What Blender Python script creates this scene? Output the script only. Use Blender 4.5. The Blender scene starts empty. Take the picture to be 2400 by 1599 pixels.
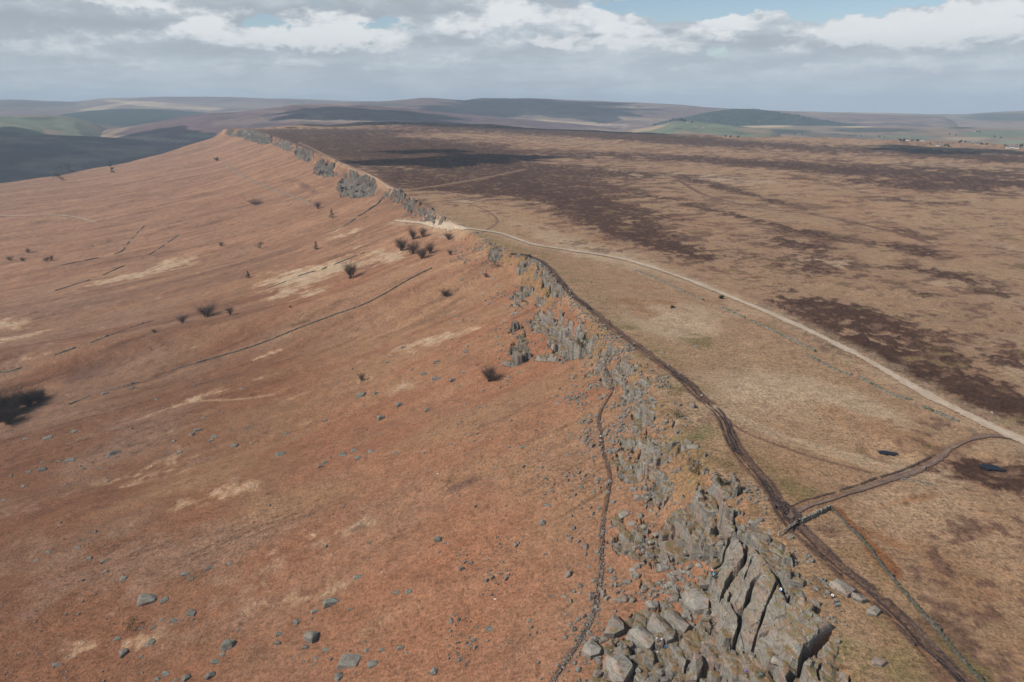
import bpy, bmesh, math, random
import numpy as np
from mathutils import Vector, Matrix, noise as mnoise

C = bpy.context.scene.collection
SC = bpy.context.scene
RAD = math.radians

# ------------------------------------------------------------------ camera
CAM_H = 100.0
PITCH = RAD(18.97)
cam_d = bpy.data.cameras.new('camera'); cam = bpy.data.objects.new('camera', cam_d); C.objects.link(cam)
cam.location = (0, 0, CAM_H); cam.rotation_euler = (math.pi/2 - PITCH, 0, 0)
cam_d.sensor_width = 36.0; cam_d.lens = 24.0; cam_d.clip_start = 1.0; cam_d.clip_end = 60000
SC.camera = cam
FPX = 1600.0                                   # focal length in photograph pixels (2400 wide)

# ------------------------------------------------------------------ light
SUN_EL = RAD(41); SUN_AZ = math.atan2(-0.92, -0.30)      # from the left, a little behind the viewer
SUN_DIR = Vector((math.sin(SUN_AZ)*math.cos(SUN_EL), math.cos(SUN_AZ)*math.cos(SUN_EL), math.sin(SUN_EL)))
sl = bpy.data.lights.new('sun', 'SUN'); sl.energy = 4.9; sl.angle = RAD(0.53); sl.color = (1.0, 0.95, 0.88)
so = bpy.data.objects.new('sun', sl); C.objects.link(so)
so.rotation_euler = SUN_DIR.to_track_quat('Z', 'Y').to_euler(); so.location = (-300, -100, 400)
SC.view_settings.view_transform = 'Standard'; SC.view_settings.look = 'None'
SC.view_settings.gamma = 1.0; SC.view_settings.use_curve_mapping = False
EXPO = 0.02
SC.view_settings.exposure = EXPO
SC.cycles.use_denoising = True
SC.cycles.denoising_input_passes = 'RGB_ALBEDO_NORMAL'; SC.cycles.denoising_prefilter = 'ACCURATE'
SC.cycles.max_bounces = 4; SC.cycles.diffuse_bounces = 2; SC.cycles.glossy_bounces = 2
SC.cycles.volume_bounces = 0; SC.cycles.transparent_max_bounces = 8

# ------------------------------------------------------------------ node helper
class NB:
    """tiny node builder: values are sockets or floats"""
    def __init__(s, tree): s.t = tree; s.n = tree.nodes; s.l = tree.links
    def put(s, sock, v):
        if v is None: return
        if isinstance(v, bpy.types.NodeSocket): s.l.new(v, sock)
        else:
            if sock.type == 'RGBA' and hasattr(v, '__len__') and len(v) == 3: v = (*v, 1)
            sock.default_value = v
    def node(s, kind, **kw):
        n = s.n.new(kind)
        for k, v in kw.items(): setattr(n, k, v)
        return n
    def m(s, op, a, b=None, c=None, clamp=False):
        n = s.n.new('ShaderNodeMath'); n.operation = op; n.use_clamp = clamp
        s.put(n.inputs[0], a); s.put(n.inputs[1], b)
        if c is not None: s.put(n.inputs[2], c)
        return n.outputs[0]
    def add(s, a, b): return s.m('ADD', a, b)
    def sub(s, a, b): return s.m('SUBTRACT', a, b)
    def mul(s, a, b): return s.m('MULTIPLY', a, b)
    def vm(s, op, a, b=None):
        n = s.n.new('ShaderNodeVectorMath'); n.operation = op
        s.put(n.inputs[0], a); s.put(n.inputs[1], b)
        return n.outputs[0]
    def smooth(s, v, a, b, lo=0.0, hi=1.0):
        n = s.n.new('ShaderNodeMapRange'); n.interpolation_type = 'SMOOTHSTEP'
        for i, x in enumerate((v, a, b, lo, hi)): s.put(n.inputs[i], x)
        return n.outputs[0]
    def lin(s, v, a, b, lo=0.0, hi=1.0):
        n = s.n.new('ShaderNodeMapRange')
        for i, x in enumerate((v, a, b, lo, hi)): s.put(n.inputs[i], x)
        return n.outputs[0]
    def mix(s, f, a, b, blend='MIX'):
        n = s.n.new('ShaderNodeMix'); n.data_type = 'RGBA'; n.blend_type = blend
        s.put(n.inputs[0], f); s.put(n.inputs[6], a); s.put(n.inputs[7], b)
        return n.outputs[2]
    def noise(s, vec, scale, detail=4.0, rough=0.55, dist=0.0, col=False, dim='3D'):
        n = s.n.new('ShaderNodeTexNoise'); n.noise_dimensions = dim
        s.put(n.inputs['Vector'], vec); n.inputs['Scale'].default_value = scale
        n.inputs['Detail'].default_value = detail; n.inputs['Roughness'].default_value = rough
        n.inputs['Distortion'].default_value = dist
        return n.outputs['Color' if col else 'Fac']
    def vor(s, vec, scale, feature='F1', out='Distance', rnd=1.0):
        n = s.n.new('ShaderNodeTexVoronoi'); n.feature = feature
        s.put(n.inputs['Vector'], vec); n.inputs['Scale'].default_value = scale; n.inputs['Randomness'].default_value = rnd
        return n.outputs[out]
    def ramp(s, f, stops):
        n = s.n.new('ShaderNodeValToRGB'); e = n.color_ramp.elements
        while len(e) < len(stops): e.new(0.5)
        for k, (p, c) in enumerate(stops): e[k].position = p; e[k].color = (*c, 1)
        s.put(n.inputs[0], f); return n.outputs[0]
    def comb(s, x, y, z):
        n = s.n.new('ShaderNodeCombineXYZ')
        for i, v in enumerate((x, y, z)): s.put(n.inputs[i], v)
        return n.outputs[0]
    def sep(s, v):
        n = s.n.new('ShaderNodeSeparateXYZ'); s.put(n.inputs[0], v); return n.outputs

def ray(u, v):
    """direction of the viewing ray through a photograph pixel (2400 x 1599)"""
    dx = (np.asarray(u, float) - 1200)/FPX; dy = (np.asarray(v, float) - 799.5)/FPX
    cp, sp = math.cos(PITCH), math.sin(PITCH)
    return dx, cp - dy*sp, -sp - dy*cp
def project(x, y, z):
    cp, sp = math.cos(PITCH), math.sin(PITCH)
    zz = z - CAM_H; d = y*cp - zz*sp
    return 1200 + FPX*x/d, 799.5 - FPX*(y*sp + zz*cp)/d
def azel(u, v):
    x, y, z = ray(u, v)
    return math.atan2(x, y), math.atan2(z, math.hypot(x, y))

# ------------------------------------------------------------------ sky
W = bpy.data.worlds.new('World'); SC.world = W; W.use_nodes = True
def build_world():
    t = W.node_tree; t.nodes.clear(); b = NB(t)
    out = b.node('ShaderNodeOutputWorld')
    sky = b.node('ShaderNodeTexSky', sky_type='NISHITA', sun_disc=False)
    sky.sun_elevation = SUN_EL; sky.sun_rotation = SUN_AZ; sky.altitude = 500; sky.air_density = 1.0
    sky.dust_density = 0.5; sky.ozone_density = 1.0
    bg = b.node('ShaderNodeBackground'); b.put(bg.inputs[0], sky.outputs[0]); bg.inputs[1].default_value = 0.105
    tc = b.node('ShaderNodeTexCoord')
    x, y, z = b.sep(b.vm('NORMALIZE', tc.outputs['Generated']))
    az = b.m('ARCTAN2', x, y); el = b.m('ARCSINE', z)
    U = b.mul(az, 10.0); V = b.mul(el, 10.0)           # 1 unit = 5.7 degrees = 160 photograph pixels
    BRIGHT = [(770,56,88,30,1),(760,92,125,20,.85),(500,74,105,22,.9),(425,62,55,12,.5),(680,102,70,15,.6),(1425,42,62,42,.95),(1250,40,120,30,.6),(1370,101,160,11,.6),(1290,95,60,13,.5),
              (1585,111,75,12,.75),(1765,38,105,24,.75),(1690,52,55,20,.5),(2250,42,92,40,1.05),(2120,54,60,24,.7),(2050,62,95,22,.6),(2210,80,150,18,.6),(1845,117,65,10,.75),(2392,62,40,30,.6),
              (1055,72,75,16,.55),(250,88,80,15,.6),(60,98,60,13,.5),(880,64,60,15,.55),(1130,50,75,20,.65),(1505,72,60,15,.6),(1630,86,60,13,.5),(1930,88,80,17,.6),(200,4,200,10,.45),(330,12,120,16,.5),(140,122,70,11,.4),(80,62,60,9,.35),(1200,12,60,16,.6),(900,100,120,14,.4),(1030,150,160,10,.3),(480,150,200,9,.3),(2100,150,180,10,.4),(300,150,160,9,.45),(760,150,140,8,.45),(1000,135,120,8,.5),(1300,150,160,8,.45),(1700,150,130,8,.45),(1900,160,160,8,.4),(2280,160,130,9,.4),(600,180,220,7,.35),(1150,185,200,7,.35),(1600,190,200,6,.3),(120,175,160,7,.35)]
    DARK = [(640,122,210,12,.8),(1400,85,170,9,.6),(1780,101,170,14,.7),(2210,116,200,15,1.),(250,58,260,15,.7),(90,82,170,14,.6),(560,28,220,18,.7),(985,28,200,22,.7),(1080,104,120,10,.5),(2385,14,60,12,.8),(60,30,120,14,.6),(1560,135,140,8,.4),(320,120,180,9,.5),(300,168,200,7,.5),(800,168,220,7,.5),(1250,168,220,7,.5),(1750,168,200,7,.5),(2200,178,200,7,.5),(500,200,260,6,.4),(1500,205,260,6,.4)]
    GAPS = [(1620,16,120,20,1.1),(1530,5,130,9,1.),(1965,16,90,24,1.1),(1890,4,130,11,.9),(630,53,38,12,.8),(905,56,44,15,.85),(2080,4,140,8,.7),(1690,126,26,18,.6),(1655,44,28,10,.8),(760,1,120,4,.4)]
    def gsum(L, dv=0.0):
        s = None
        for (pu, pv, wu, wv, k) in L:
            a, e = azel(pu, pv)
            gx = b.mul(b.sub(Uw, a*10), 160.0/wu); gy = b.mul(b.sub(b.add(Vw, dv), e*10), 160.0/wv)
            g = b.mul(b.m('EXPONENT', b.mul(b.add(b.mul(gx, gx), b.mul(gy, gy)), -0.8)), k)
            s = g if s is None else b.add(s, g)
        return s
    # billows: the outlines are stirred by two sizes of turbulence
    wv_ = b.comb(U, b.mul(V, 2.0), 1.3)
    w1 = b.node('ShaderNodeTexNoise'); b.put(w1.inputs['Vector'], wv_); w1.inputs['Scale'].default_value = 2.6; w1.inputs['Detail'].default_value = 5; w1.inputs['Roughness'].default_value = .6
    wr, wg, wb = b.sep(w1.outputs['Color'])
    Uw = b.add(U, b.mul(b.sub(wr, .5), 1.05)); Vw = b.add(V, b.mul(b.sub(wg, .5), .40))
    n = b.noise(b.comb(U, b.mul(V, 2.4), 3.7), 1.7, 7.0, .60, .3)
    n2 = b.noise(b.comb(U, b.mul(V, 6.0), 9.1), 1.1, 6.0, .58, .2)
    n3 = b.noise(b.comb(U, b.mul(V, 2.2), 5.5), 5.0, 6.0, .62)
    br = b.smooth(b.add(b.mul(gsum(BRIGHT), .80), b.add(b.mul(b.sub(n, .5), 1.5), b.mul(b.sub(n3, .5), .75))), .24, .86)
    dk = b.smooth(b.add(gsum(DARK), b.add(b.mul(b.sub(n2, .5), 1.2), b.mul(b.sub(n, .5), -.5))), .15, 1.0)
    gap = b.smooth(b.add(gsum(GAPS), b.add(b.mul(b.sub(n, .5), -1.4), b.mul(b.sub(n3, .5), -.3))), .30, .72)
    low = b.smooth(V, .95, .30)                       # near the horizon the decks merge into haze
    soft = b.m('SUBTRACT', 1.0, b.mul(low, .62))
    t1 = b.smooth(b.add(b.mul(n2, .65), b.mul(n, .35)), .38, .64)
    grey = b.mix(t1, (.40, .455, .51), (.56, .62, .67))
    ccol = b.mix(b.mul(dk, b.mul(soft, .75)), grey, (.345, .39, .44))
    ccol = b.mix(b.mul(br, soft), ccol, (.77, .795, .81))
    ccol = b.mix(b.mul(b.mul(b.smooth(n3, .45, .8), br), .35), ccol, (.89, .90, .905))
    ccol = b.mix(b.mul(low, .42), ccol, (.535, .605, .66))
    over = b.smooth(V, 1.75, 3.0)
    alpha = b.m('SUBTRACT', 1.0, b.mul(gap, b.smooth(V, .3, .7)))
    alpha = b.m('MINIMUM', alpha, b.lin(over, 0, 1, 1, .22))
    cb = b.node('ShaderNodeBackground'); b.put(cb.inputs[0], ccol); cb.inputs[1].default_value = 1.0
    # clear air near the horizon is pale
    mx = b.node('ShaderNodeMixShader'); b.put(mx.inputs[0], b.m('MINIMUM', alpha, b.smooth(z, -0.02, -0.005)))
    t.links.new(bg.outputs[0], mx.inputs[1]); t.links.new(cb.outputs[0], mx.inputs[2])
    t.links.new(mx.outputs[0], out.inputs[0])
build_world()
W.cycles.sampling_method = 'MANUAL'; W.cycles.sample_map_resolution = 512

# ------------------------------------------------------------------ tags
def tag(o, label=None, cat=None, group=None, kind=None):
    if label: o['label'] = label
    if cat: o['category'] = cat
    if group: o['group'] = group
    if kind: o['kind'] = kind
    return o
def link(name, me, mat=None, parent=None):
    o = bpy.data.objects.new(name, me); C.objects.link(o)
    if mat is not None:
        for q in (mat if isinstance(mat, (list, tuple)) else [mat]): me.materials.append(q)
    if parent is not None: o.parent = parent
    return o
def mesh_np(name, V, F, smooth=True):
    """V (n,3), F (m,4) or (m,3) int arrays or list of faces"""
    me = bpy.data.meshes.new(name)
    V = np.ascontiguousarray(V, np.float32)
    if isinstance(F, np.ndarray):
        k = F.shape[1]; m = F.shape[0]
        me.vertices.add(len(V)); me.vertices.foreach_set('co', V.ravel())
        me.loops.add(m*k); me.loops.foreach_set('vertex_index', np.ascontiguousarray(F, np.int32).ravel())
        me.polygons.add(m); me.polygons.foreach_set('loop_start', np.arange(0, m*k, k, dtype=np.int32))
        me.polygons.foreach_set('loop_total', np.full(m, k, np.int32))
    else:
        me.from_pydata([tuple(map(float, p)) for p in V], [], F)
    me.update(calc_edges=True)
    me.polygons.foreach_set('use_smooth', np.full(len(me.polygons), smooth, bool))
    return me
def col_attr(me, name, arr):
    a = me.attributes.new(name, 'FLOAT_COLOR', 'POINT')
    c = np.ones((len(arr), 4), np.float32); c[:, :3] = arr; a.data.foreach_set('color', c.ravel())
def f_attr(me, name, arr):
    a = me.attributes.new(name, 'FLOAT', 'POINT'); a.data.foreach_set('value', np.ascontiguousarray(arr, np.float32))

# ------------------------------------------------------------------ numpy noise
_T = np.random.RandomState(7).rand(256, 256).astype(np.float32)
def vnoise(x, y, seed=0):
    x = np.asarray(x, float) + seed*37.17; y = np.asarray(y, float) + seed*91.73
    xi = np.floor(x).astype(np.int64); yi = np.floor(y).astype(np.int64)
    fx = x - xi; fy = y - yi
    fx = fx*fx*fx*(fx*(fx*6-15)+10); fy = fy*fy*fy*(fy*(fy*6-15)+10)
    x0 = xi & 255; x1 = (xi+1) & 255; y0 = yi & 255; y1 = (yi+1) & 255
    return ((_T[x0, y0]*(1-fx) + _T[x1, y0]*fx)*(1-fy) + (_T[x0, y1]*(1-fx) + _T[x1, y1]*fx)*fy)
def fbm(x, y, oct=4, seed=0, gain=0.5):
    s = 0; a = 1.0; t = 0
    for k in range(oct):
        s = s + a*(vnoise(x, y, seed+k*5) - 0.5); t += a
        # rotate to hide the lattice
        x, y = (0.8*x - 0.6*y)*2.03, (0.6*x + 0.8*y)*2.03; a *= gain
    return s/t*2.0          # about -1..1
def ss(v, a, b):
    t = np.clip((np.asarray(v, float) - a)/(b - a), 0, 1); return t*t*(3-2*t)
def softplus(v, w): return np.logaddexp(0, np.asarray(v, float)/w)*w

# ------------------------------------------------------------------ lie of the land
def zbase_rim(y): return 0.0165*softplus(np.asarray(y, float) - 420, 90)
RIM_PX = [(2040,1690),(2000,1599),(1965,1480),(1905,1380),(1860,1290),(1815,1240),(1775,1180),(1715,1120),(1650,1060),(1600,1000),(1560,930),
 (1530,880),(1480,830),(1425,780),(1375,740),(1320,680),(1275,630),(1230,600),(1150,575),(1120,552),(1080,527),(1040,510),(1000,485),(960,455),
 (920,440),(880,415),(840,400),(790,378),(750,362),(720,350),(690,336),(650,322),(605,309),(560,302.5),(530,301)]
def _rim():
    P = []
    for u, v in RIM_PX:
        dx, dy, dz = ray(u, v); z = 0.0
        for _ in range(40):
            t = (z - CAM_H)/dz; z = 0.5*z + 0.5*float(zbase_rim(t*dy))
        P.append((t*dy, t*dx))
    P.sort()
    Y = np.array([p[0] for p in P]); X = np.array([p[1] for p in P])
    yl = Y[-1]; xl = X[-1]
    Y = np.concatenate([[-200, 20], Y, [yl+120, yl+350, yl+800, yl+1600, yl+4000]])
    X = np.concatenate([[X[0]+30, X[0]+10], X, xl - .55*np.array([120, 350, 800, 1600, 4000])])
    return Y, X
RIM_Y, RIM_X = _rim()
# smooth the rim a little for the lie of the land
_yy = np.concatenate([np.arange(-200, 1000, 4.0), np.arange(1000, 7000, 20.0)])
_xx = np.interp(_yy, RIM_Y, RIM_X)
def _gauss_s(yy, xx, w):
    o = np.empty_like(xx)
    for i in range(len(xx)):
        s = w*max(1.0, yy[i]/400.0); k = np.abs(yy - yy[i]) < 3*s
        g = np.exp(-0.5*((yy[k]-yy[i])/s)**2)*np.gradient(yy)[k]; o[i] = (g*xx[k]).sum()/g.sum()
    return o
_xs = _gauss_s(_yy, _xx, 7.0)
_sl = np.gradient(_xs, _yy)
def rim_x(y): return np.interp(y, _yy, _xs)
def edge_d(x, y):
    """metres left of the rim, square to it (negative on the plateau)"""
    s = np.interp(y, _yy, _sl); return (rim_x(y) - x)/np.sqrt(1 + s*s)
def cliff_band(y):  return np.interp(y, [60,110,150,190,215,250,300,330,420,480,520,600,2400],[26,26,22,18,16,12,14,12,12,10,8,12,14])
def cliff_drop(y):  return np.interp(y, [60,110,150,185,205,235,255,275,300,340,400,440,480,520,600,640,700,900,2400],
                                        [15,15,14,12,9,7,6,9,14,12,12,13,6,4,10,8,9,12,14])
def plateau_z(x, y):
    d = -edge_d(x, y)
    z = zbase_rim(y) - 0.0172*np.maximum(d, 0)*ss(d, 0, 400) - 0.9*ss(d, 8, 40)
    z = z + 14*np.exp(-(((x+430)/520)**2 + ((y-2950)/420)**2))
    return z
def crest_y(x): return np.interp(x, [-5000,-3000,-1400,-930,-760,-456,0,600,1450,4000], [100,500,1930,2400,2700,3000,2900,2500,2150,1500])
def near_h(x, y, rough=True):
    x = np.asarray(x, float); y = np.asarray(y, float)
    d = edge_d(x, y); p = plateau_z(x, y)
    dd = np.maximum(d, 0)
    B = cliff_band(y); Cd = cliff_drop(y)
    drop = Cd*ss(dd, 0, B)
    e = np.maximum(dd - 0.35*B, 0)
    k = 250.0
    slope = 0.085*e + 0.235*(k*0.886*np.tanh(1.2*e/k*0.94))
    z = np.where(d > 0, zbase_rim(y) - drop - slope - 0.9*0, p)
    z = z - 0.10*softplus(y - crest_y(x), 60)
    if rough:
        amp = np.clip(np.hypot(x, y)/600, 0.3, 3.0)
        z = z + 2.2*fbm(x/140, y/140, 4, 3)*ss(np.abs(d), 5, 120)*amp + 0.45*fbm(x/16, y/16, 3, 11)*ss(np.abs(d), 2, 30)
    return z
VALLEY = -205.0
def ground_h(x, y):
    z = near_h(x, y)
    v = VALLEY + 22*fbm(x/1500, y/1500, 4, 21)
    return v + softplus(z - v, 9.0)

def pix(u, v, lift=0.0):
    """where the viewing ray of a photograph pixel meets the ground"""
    u = np.atleast_1d(np.asarray(u, float)); v = np.atleast_1d(np.asarray(v, float))
    dx, dy, dz = ray(u, v)
    t = np.where(dz < -1e-4, np.maximum(75.0, (CAM_H - 62.0)/np.maximum(-dz, 1e-4)), 75.0); done = np.zeros(u.shape, bool); lo = t.copy(); hi = t.copy()
    while not done.all() and t[~done].min() < 16000:
        t2 = t*1.02
        below = (CAM_H + t2*dz) < ground_h(t2*dx, t2*dy)
        new = (below | (t2 > 16000)) & ~done
        lo[new] = t[new]; hi[new] = t2[new]; done |= new
        t = np.where(done, t, t2)
    for _ in range(18):
        mid = (lo+hi)/2; below = (CAM_H + mid*dz) < ground_h(mid*dx, mid*dy)
        hi = np.where(below, mid, hi); lo = np.where(below, lo, mid)
    x, y = lo*dx, lo*dy
    return np.stack([x, y, ground_h(x, y) + lift], -1)
def line(pts, step=None, n=8):
    """smooth polyline of photograph pixels laid on the ground -> (k,3)"""
    P = np.array(pts, float); out = []
    k = len(P)
    for i in range(k-1):
        p0, p1, p2, p3 = P[max(i-1,0)], P[i], P[i+1], P[min(i+2,k-1)]
        for j in range(n):
            s = j/n
            out.append(0.5*((2*p1) + (-p0+p2)*s + (2*p0-5*p1+4*p2-p3)*s*s + (-p0+3*p1-3*p2+p3)*s**3))
    out.append(P[-1]); out = np.array(out)
    return pix(out[:,0], out[:,1])

# ------------------------------------------------------------------ materials for the land
def principled(name):
    m = bpy.data.materials.new(name); m.use_nodes = True; t = m.node_tree
    p = t.nodes['Principled BSDF']; p.inputs['Roughness'].default_value = 0.95
    p.inputs['Specular IOR Level'].default_value = 0.08
    return m, NB(t), p
def bump(b, p, h, strength, dist):
    n = b.node('ShaderNodeBump'); n.inputs['Strength'].default_value = strength; n.inputs['Distance'].default_value = dist
    b.put(n.inputs['Height'], h); b.put(p.inputs['Normal'], n.outputs[0])
def make_ground_mat():
    m, b, p = principled('moorland')
    at = b.node('ShaderNodeAttribute', attribute_name='veg'); col = at.outputs['Color']
    tf = b.node('ShaderNodeAttribute', attribute_name='tuft').outputs['Fac']        # how tussocky the cover is
    g = b.node('ShaderNodeNewGeometry').outputs['Position']
    n1 = b.noise(g, 0.9, 5, 0.62); n2 = b.noise(g, 0.16, 4, 0.6); n3 = b.noise(g, 3.2, 3, 0.6)
    # streaky lie of the dead grass
    mp = b.node('ShaderNodeMapping'); b.put(mp.inputs[0], g); mp.inputs['Rotation'].default_value = (0, 0, RAD(32)); mp.inputs['Scale'].default_value = (0.35, 1.7, 1.0)
    n4 = b.noise(mp.outputs[0], 0.55, 4, 0.6)
    nn = b.noise(g, 1.7, 4, .7)
    v = b.add(b.add(b.mul(b.sub(n1, .5), 1.9), b.mul(b.sub(n2, .5), .6)), b.add(b.mul(b.sub(n3, .5), 1.3), b.add(b.mul(b.sub(n4, .5), .7), b.mul(b.sub(nn, .5), 1.9))))
    f = b.add(1.0, b.mul(v, b.lin(tf, 0, 1, 0.55, 1.2)))
    f = b.m('MAXIMUM', f, 0.25)
    c = b.mix(1.0, col, b.comb(f, f, f), 'MULTIPLY')
    # hue drift from blade to blade: redder and strawier stems
    hu = b.noise(g, 0.33, 4, 0.6)
    c = b.mix(b.smooth(hu, .52, .75, 0, .35), c, b.mix(1.0, c, (1.12, .84, .74), 'MULTIPLY'))
    c = b.mix(b.smooth(hu, .48, .28, 0, .30), c, b.mix(1.0, c, (1.0, 1.12, 1.2), 'MULTIPLY'))
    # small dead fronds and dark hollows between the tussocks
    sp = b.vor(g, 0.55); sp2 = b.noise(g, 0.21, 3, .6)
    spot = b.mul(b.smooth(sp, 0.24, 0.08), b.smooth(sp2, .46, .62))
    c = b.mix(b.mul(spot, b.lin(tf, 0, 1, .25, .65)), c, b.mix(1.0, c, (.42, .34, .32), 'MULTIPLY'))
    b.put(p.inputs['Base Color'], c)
    hh = b.add(b.mul(n1, .7), b.add(b.mul(n3, .22), b.mul(n4, .5)))
    bump(b, p, b.add(hh, b.mul(nn, .6)), 0.9, 0.7)
    return m

COL = dict(bracken=(.262,.121,.066), bracken2=(.258,.142,.085), strawbr=(.34,.21,.125), tan=(.320,.203,.118), tan2=(.262,.146,.078),
           pale=(.375,.268,.172), mauve=(.215,.125,.082), heather=(.060,.031,.021), heather2=(.125,.068,.048), olive=(.165,.125,.052),
           green=(.115,.115,.040), rust=(.20,.072,.025), peat=(.050,.036,.034), soil=(.21,.115,.07))
COL = {k: np.array(v) for k, v in COL.items()}

def ell(U, V, u, v, wu, wv, ang=0.0):
    """soft ellipse digitised in photograph pixels -> falls from 1 at the centre to 0"""
    a = RAD(ang); du = U - u; dv = V - v
    p = du*math.cos(a) - dv*math.sin(a); q = du*math.sin(a) + dv*math.cos(a)
    return np.exp(-1.1*((p/wu)**2 + (q/wv)**2))
def seg_dist(x, y, P):
    """distance from points to a polyline (world xy)"""
    D = np.full(x.shape, 1e9)
    for i in range(len(P)-1):
        ax, ay = P[i][:2]; bx, by = P[i+1][:2]; L = (bx-ax)**2 + (by-ay)**2 + 1e-9
        m = 60
        k = (x > min(ax,bx)-m) & (x < max(ax,bx)+m) & (y > min(ay,by)-m) & (y < max(ay,by)+m)
        if not k.any(): continue
        xx = x[k]; yy = y[k]
        t = np.clip(((xx-ax)*(bx-ax) + (yy-ay)*(by-ay))/L, 0, 1)
        D[k] = np.minimum(D[k], np.hypot(xx-ax-t*(bx-ax), yy-ay-t*(by-ay)))
    return D

PATHS = {}
def vegetation(x, y, z):
    """albedo of the plant cover, and its tussockiness, at points of the land"""
    U, V = project(x, y, z); U = np.clip(U, -4000, 8000); V = np.clip(V, -500, 5000)
    d = edge_d(x, y); r = np.hypot(x, y)
    n_big = fbm(x/260, y/260, 4, 31); n_mid = fbm(x/60, y/60, 4, 32); n_sm = fbm(x/15, y/15, 4, 33); n_xs = fbm(x/4.5, y/4.5, 3, 34)
    # along-slope grain: the left slope is combed by sheep tracks that run parallel to the long wall
    a = math.atan2(101, 225); gx = x*math.cos(a) + y*math.sin(a); gy = -x*math.sin(a) + y*math.cos(a)
    g1 = fbm(gx/130, gy/22, 4, 41); g2 = fbm(gx/36, gy/6, 4, 42); g3 = fbm(gx/11, gy/2.2, 3, 43)
    nearf = .35 + .65*ss(r, 220, 520); g1 = g1*nearf + n_mid*.5*(1-nearf); g2 = g2*nearf + n_sm*.6*(1-nearf); n_2 = fbm(x/1.6, y/1.6, 2, 36)
    def mixc(c, col, w): w = np.clip(w, 0, 1)[:, None]; return c*(1-w) + COL[col]*w
    N = len(x)
    # --- left slope
    c = np.tile(COL['bracken'], (N, 1))
    c = mixc(c, 'bracken2', ss(g1*0.8 + n_mid*0.5, -0.35, 0.45))
    c = mixc(c, 'bracken2', .75*ss(r + 160*n_mid + 120*g1, 330, 760))
    c = mixc(c, 'tan2', .7*ss(g1*.7 + g2*.5 + n_big*.6, 0.05, .55))
    c = mixc(c, 'mauve', .45*ss(-g1*.8 + g2*.5 + n_big*.5, .12, .6)*ss(r, 330, 560))
    c = c*(1 + .30*np.clip(g1, -.7, .5)*ss(r, 350, 600) - .28*ss(fbm(gx/60, gy/7, 4, 46), .22, .55)*ss(r, 300, 480)*ss(r, 2600, 1200))[:, None]
    # redder and duller towards the bottom of the slope
    low = ss(d, 70, 240)
    c = c*(1 - .34*low*ss(r, 900, 420))[:, None]
    c = mixc(c, 'mauve', .65*ss(n_mid*.7 + g1*.6 + n_big*.4 + .5*low, .45, 1.0)*ss(r, 1600, 700))
    mv = ell(U,V,250,1330,330,110,15)+ell(U,V,620,1250,260,60,12)*.9+ell(U,V,160,760,220,60,12)*.9+ell(U,V,500,1480,240,90,10)*.7+ell(U,V,90,1180,200,50,20)*.5+ell(U,V,560,590,70,16,15)+ell(U,V,700,690,90,18,10)*.8+ell(U,V,470,1080,40,10,15)*1.3
    c = mixc(c, 'mauve', .62*ss(mv + .6*n_sm + .4*g2 + .5*n_xs, .45, 1.05))
    c = mixc(c, 'tan2', .6*ss(ell(U,V,430,1130,330,45,20)+ell(U,V,680,1180,240,60,15)+.6*g2, .5, 1.0))
    pl = (ell(U,V,800,625,170,20,14)*1.15+ell(U,V,700,645,90,22,8)+ell(U,V,690,690,80,16,6)*.9+ell(U,V,900,595,70,14,-14)*.9+ell(U,V,810,545,60,14,14)*.8
          +ell(U,V,420,615,45,13,10)+ell(U,V,330,640,130,9,14)*.8+ell(U,V,15,760,60,14,8)*1.1+ell(U,V,40,790,90,8,12)*.9+ell(U,V,1000,800,170,14,14)*.7+ell(U,V,640,830,130,9,16)*.6
          +ell(U,V,740,1270,55,35,0)*.8+ell(U,V,640,1300,40,22,0)*.6+ell(U,V,460,935,110,8,16)*.7+ell(U,V,330,1110,220,30,22)*.55+ell(U,V,500,1165,230,26,18)*.5+ell(U,V,250,1520,160,26,12)*.55+ell(U,V,700,1400,110,18,10)*.5
          +ell(U,V,900,1230,160,20,10)*.35+ell(U,V,300,650,100,6,12)*.6+ell(U,V,100,830,90,6,16)*.6+ell(U,V,960,905,60,10,12)*.6+ell(U,V,800,905,110,14,14)*.6)
    pl = pl*(.62 + .38*ss(n_sm + .6*n_xs + g2*.5, -.5, .5)); bk = .5*n_xs + .4*n_2*ss(r, 700, 300) + .35*fbm(gx/24, gy/3.2, 4, 49)
    c = mixc(c, 'strawbr', .85*ss(pl + .38*g2 + .3*n_sm + .45*bk, .28, .7))
    c = mixc(c, 'pale', .9*ss(pl + .34*g2 + .35*g3 + .2*n_sm + .7*bk, .62, .98))
    dk = (ell(U,V,1080,1140,70,14,22)*1.1+ell(U,V,200,880,110,22,14)*.9+ell(U,V,280,840,120,16,12)*.7+ell(U,V,720,440,40,10,-28)+ell(U,V,620,425,35,6,20)*.7+ell(U,V,600,470,20,6,0)+ell(U,V,760,1210,60,26,10)*.8
          +ell(U,V,840,1240,36,12,10)*.8+ell(U,V,80,650,40,8,10)*.9+ell(U,V,100,520,80,8,8)*.8+ell(U,V,640,1010,40,8,14)*.5+ell(U,V,560,1240,100,20,10)*.6+ell(U,V,60,1430,120,40,20)*.5)
    c = mixc(c, 'heather2', .8*ss(dk + .4*n_sm + .4*n_xs, .55, 1.05))
    # sheep tracks and little terraces
    tr = ss(np.abs(fbm(gx/90, gy/9, 4, 47)), .035, .0)*ss(n_mid, -.15, .3)
    c = c*(1 - .42*tr*ss(r, 2600, 900))[:, None]
    c = c*(1 + .15*g3*nearf + .12*g2 + .17*n_xs + .16*n_2*ss(r, 420, 200))[:, None]
    # single dark plants, clumps of rush and litter
    spk = ss(n_2 + .5*n_xs + .45*n_sm, .55, .95)*ss(r, 700, 250); c = c*(1 - .42*spk)[:, None]
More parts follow.
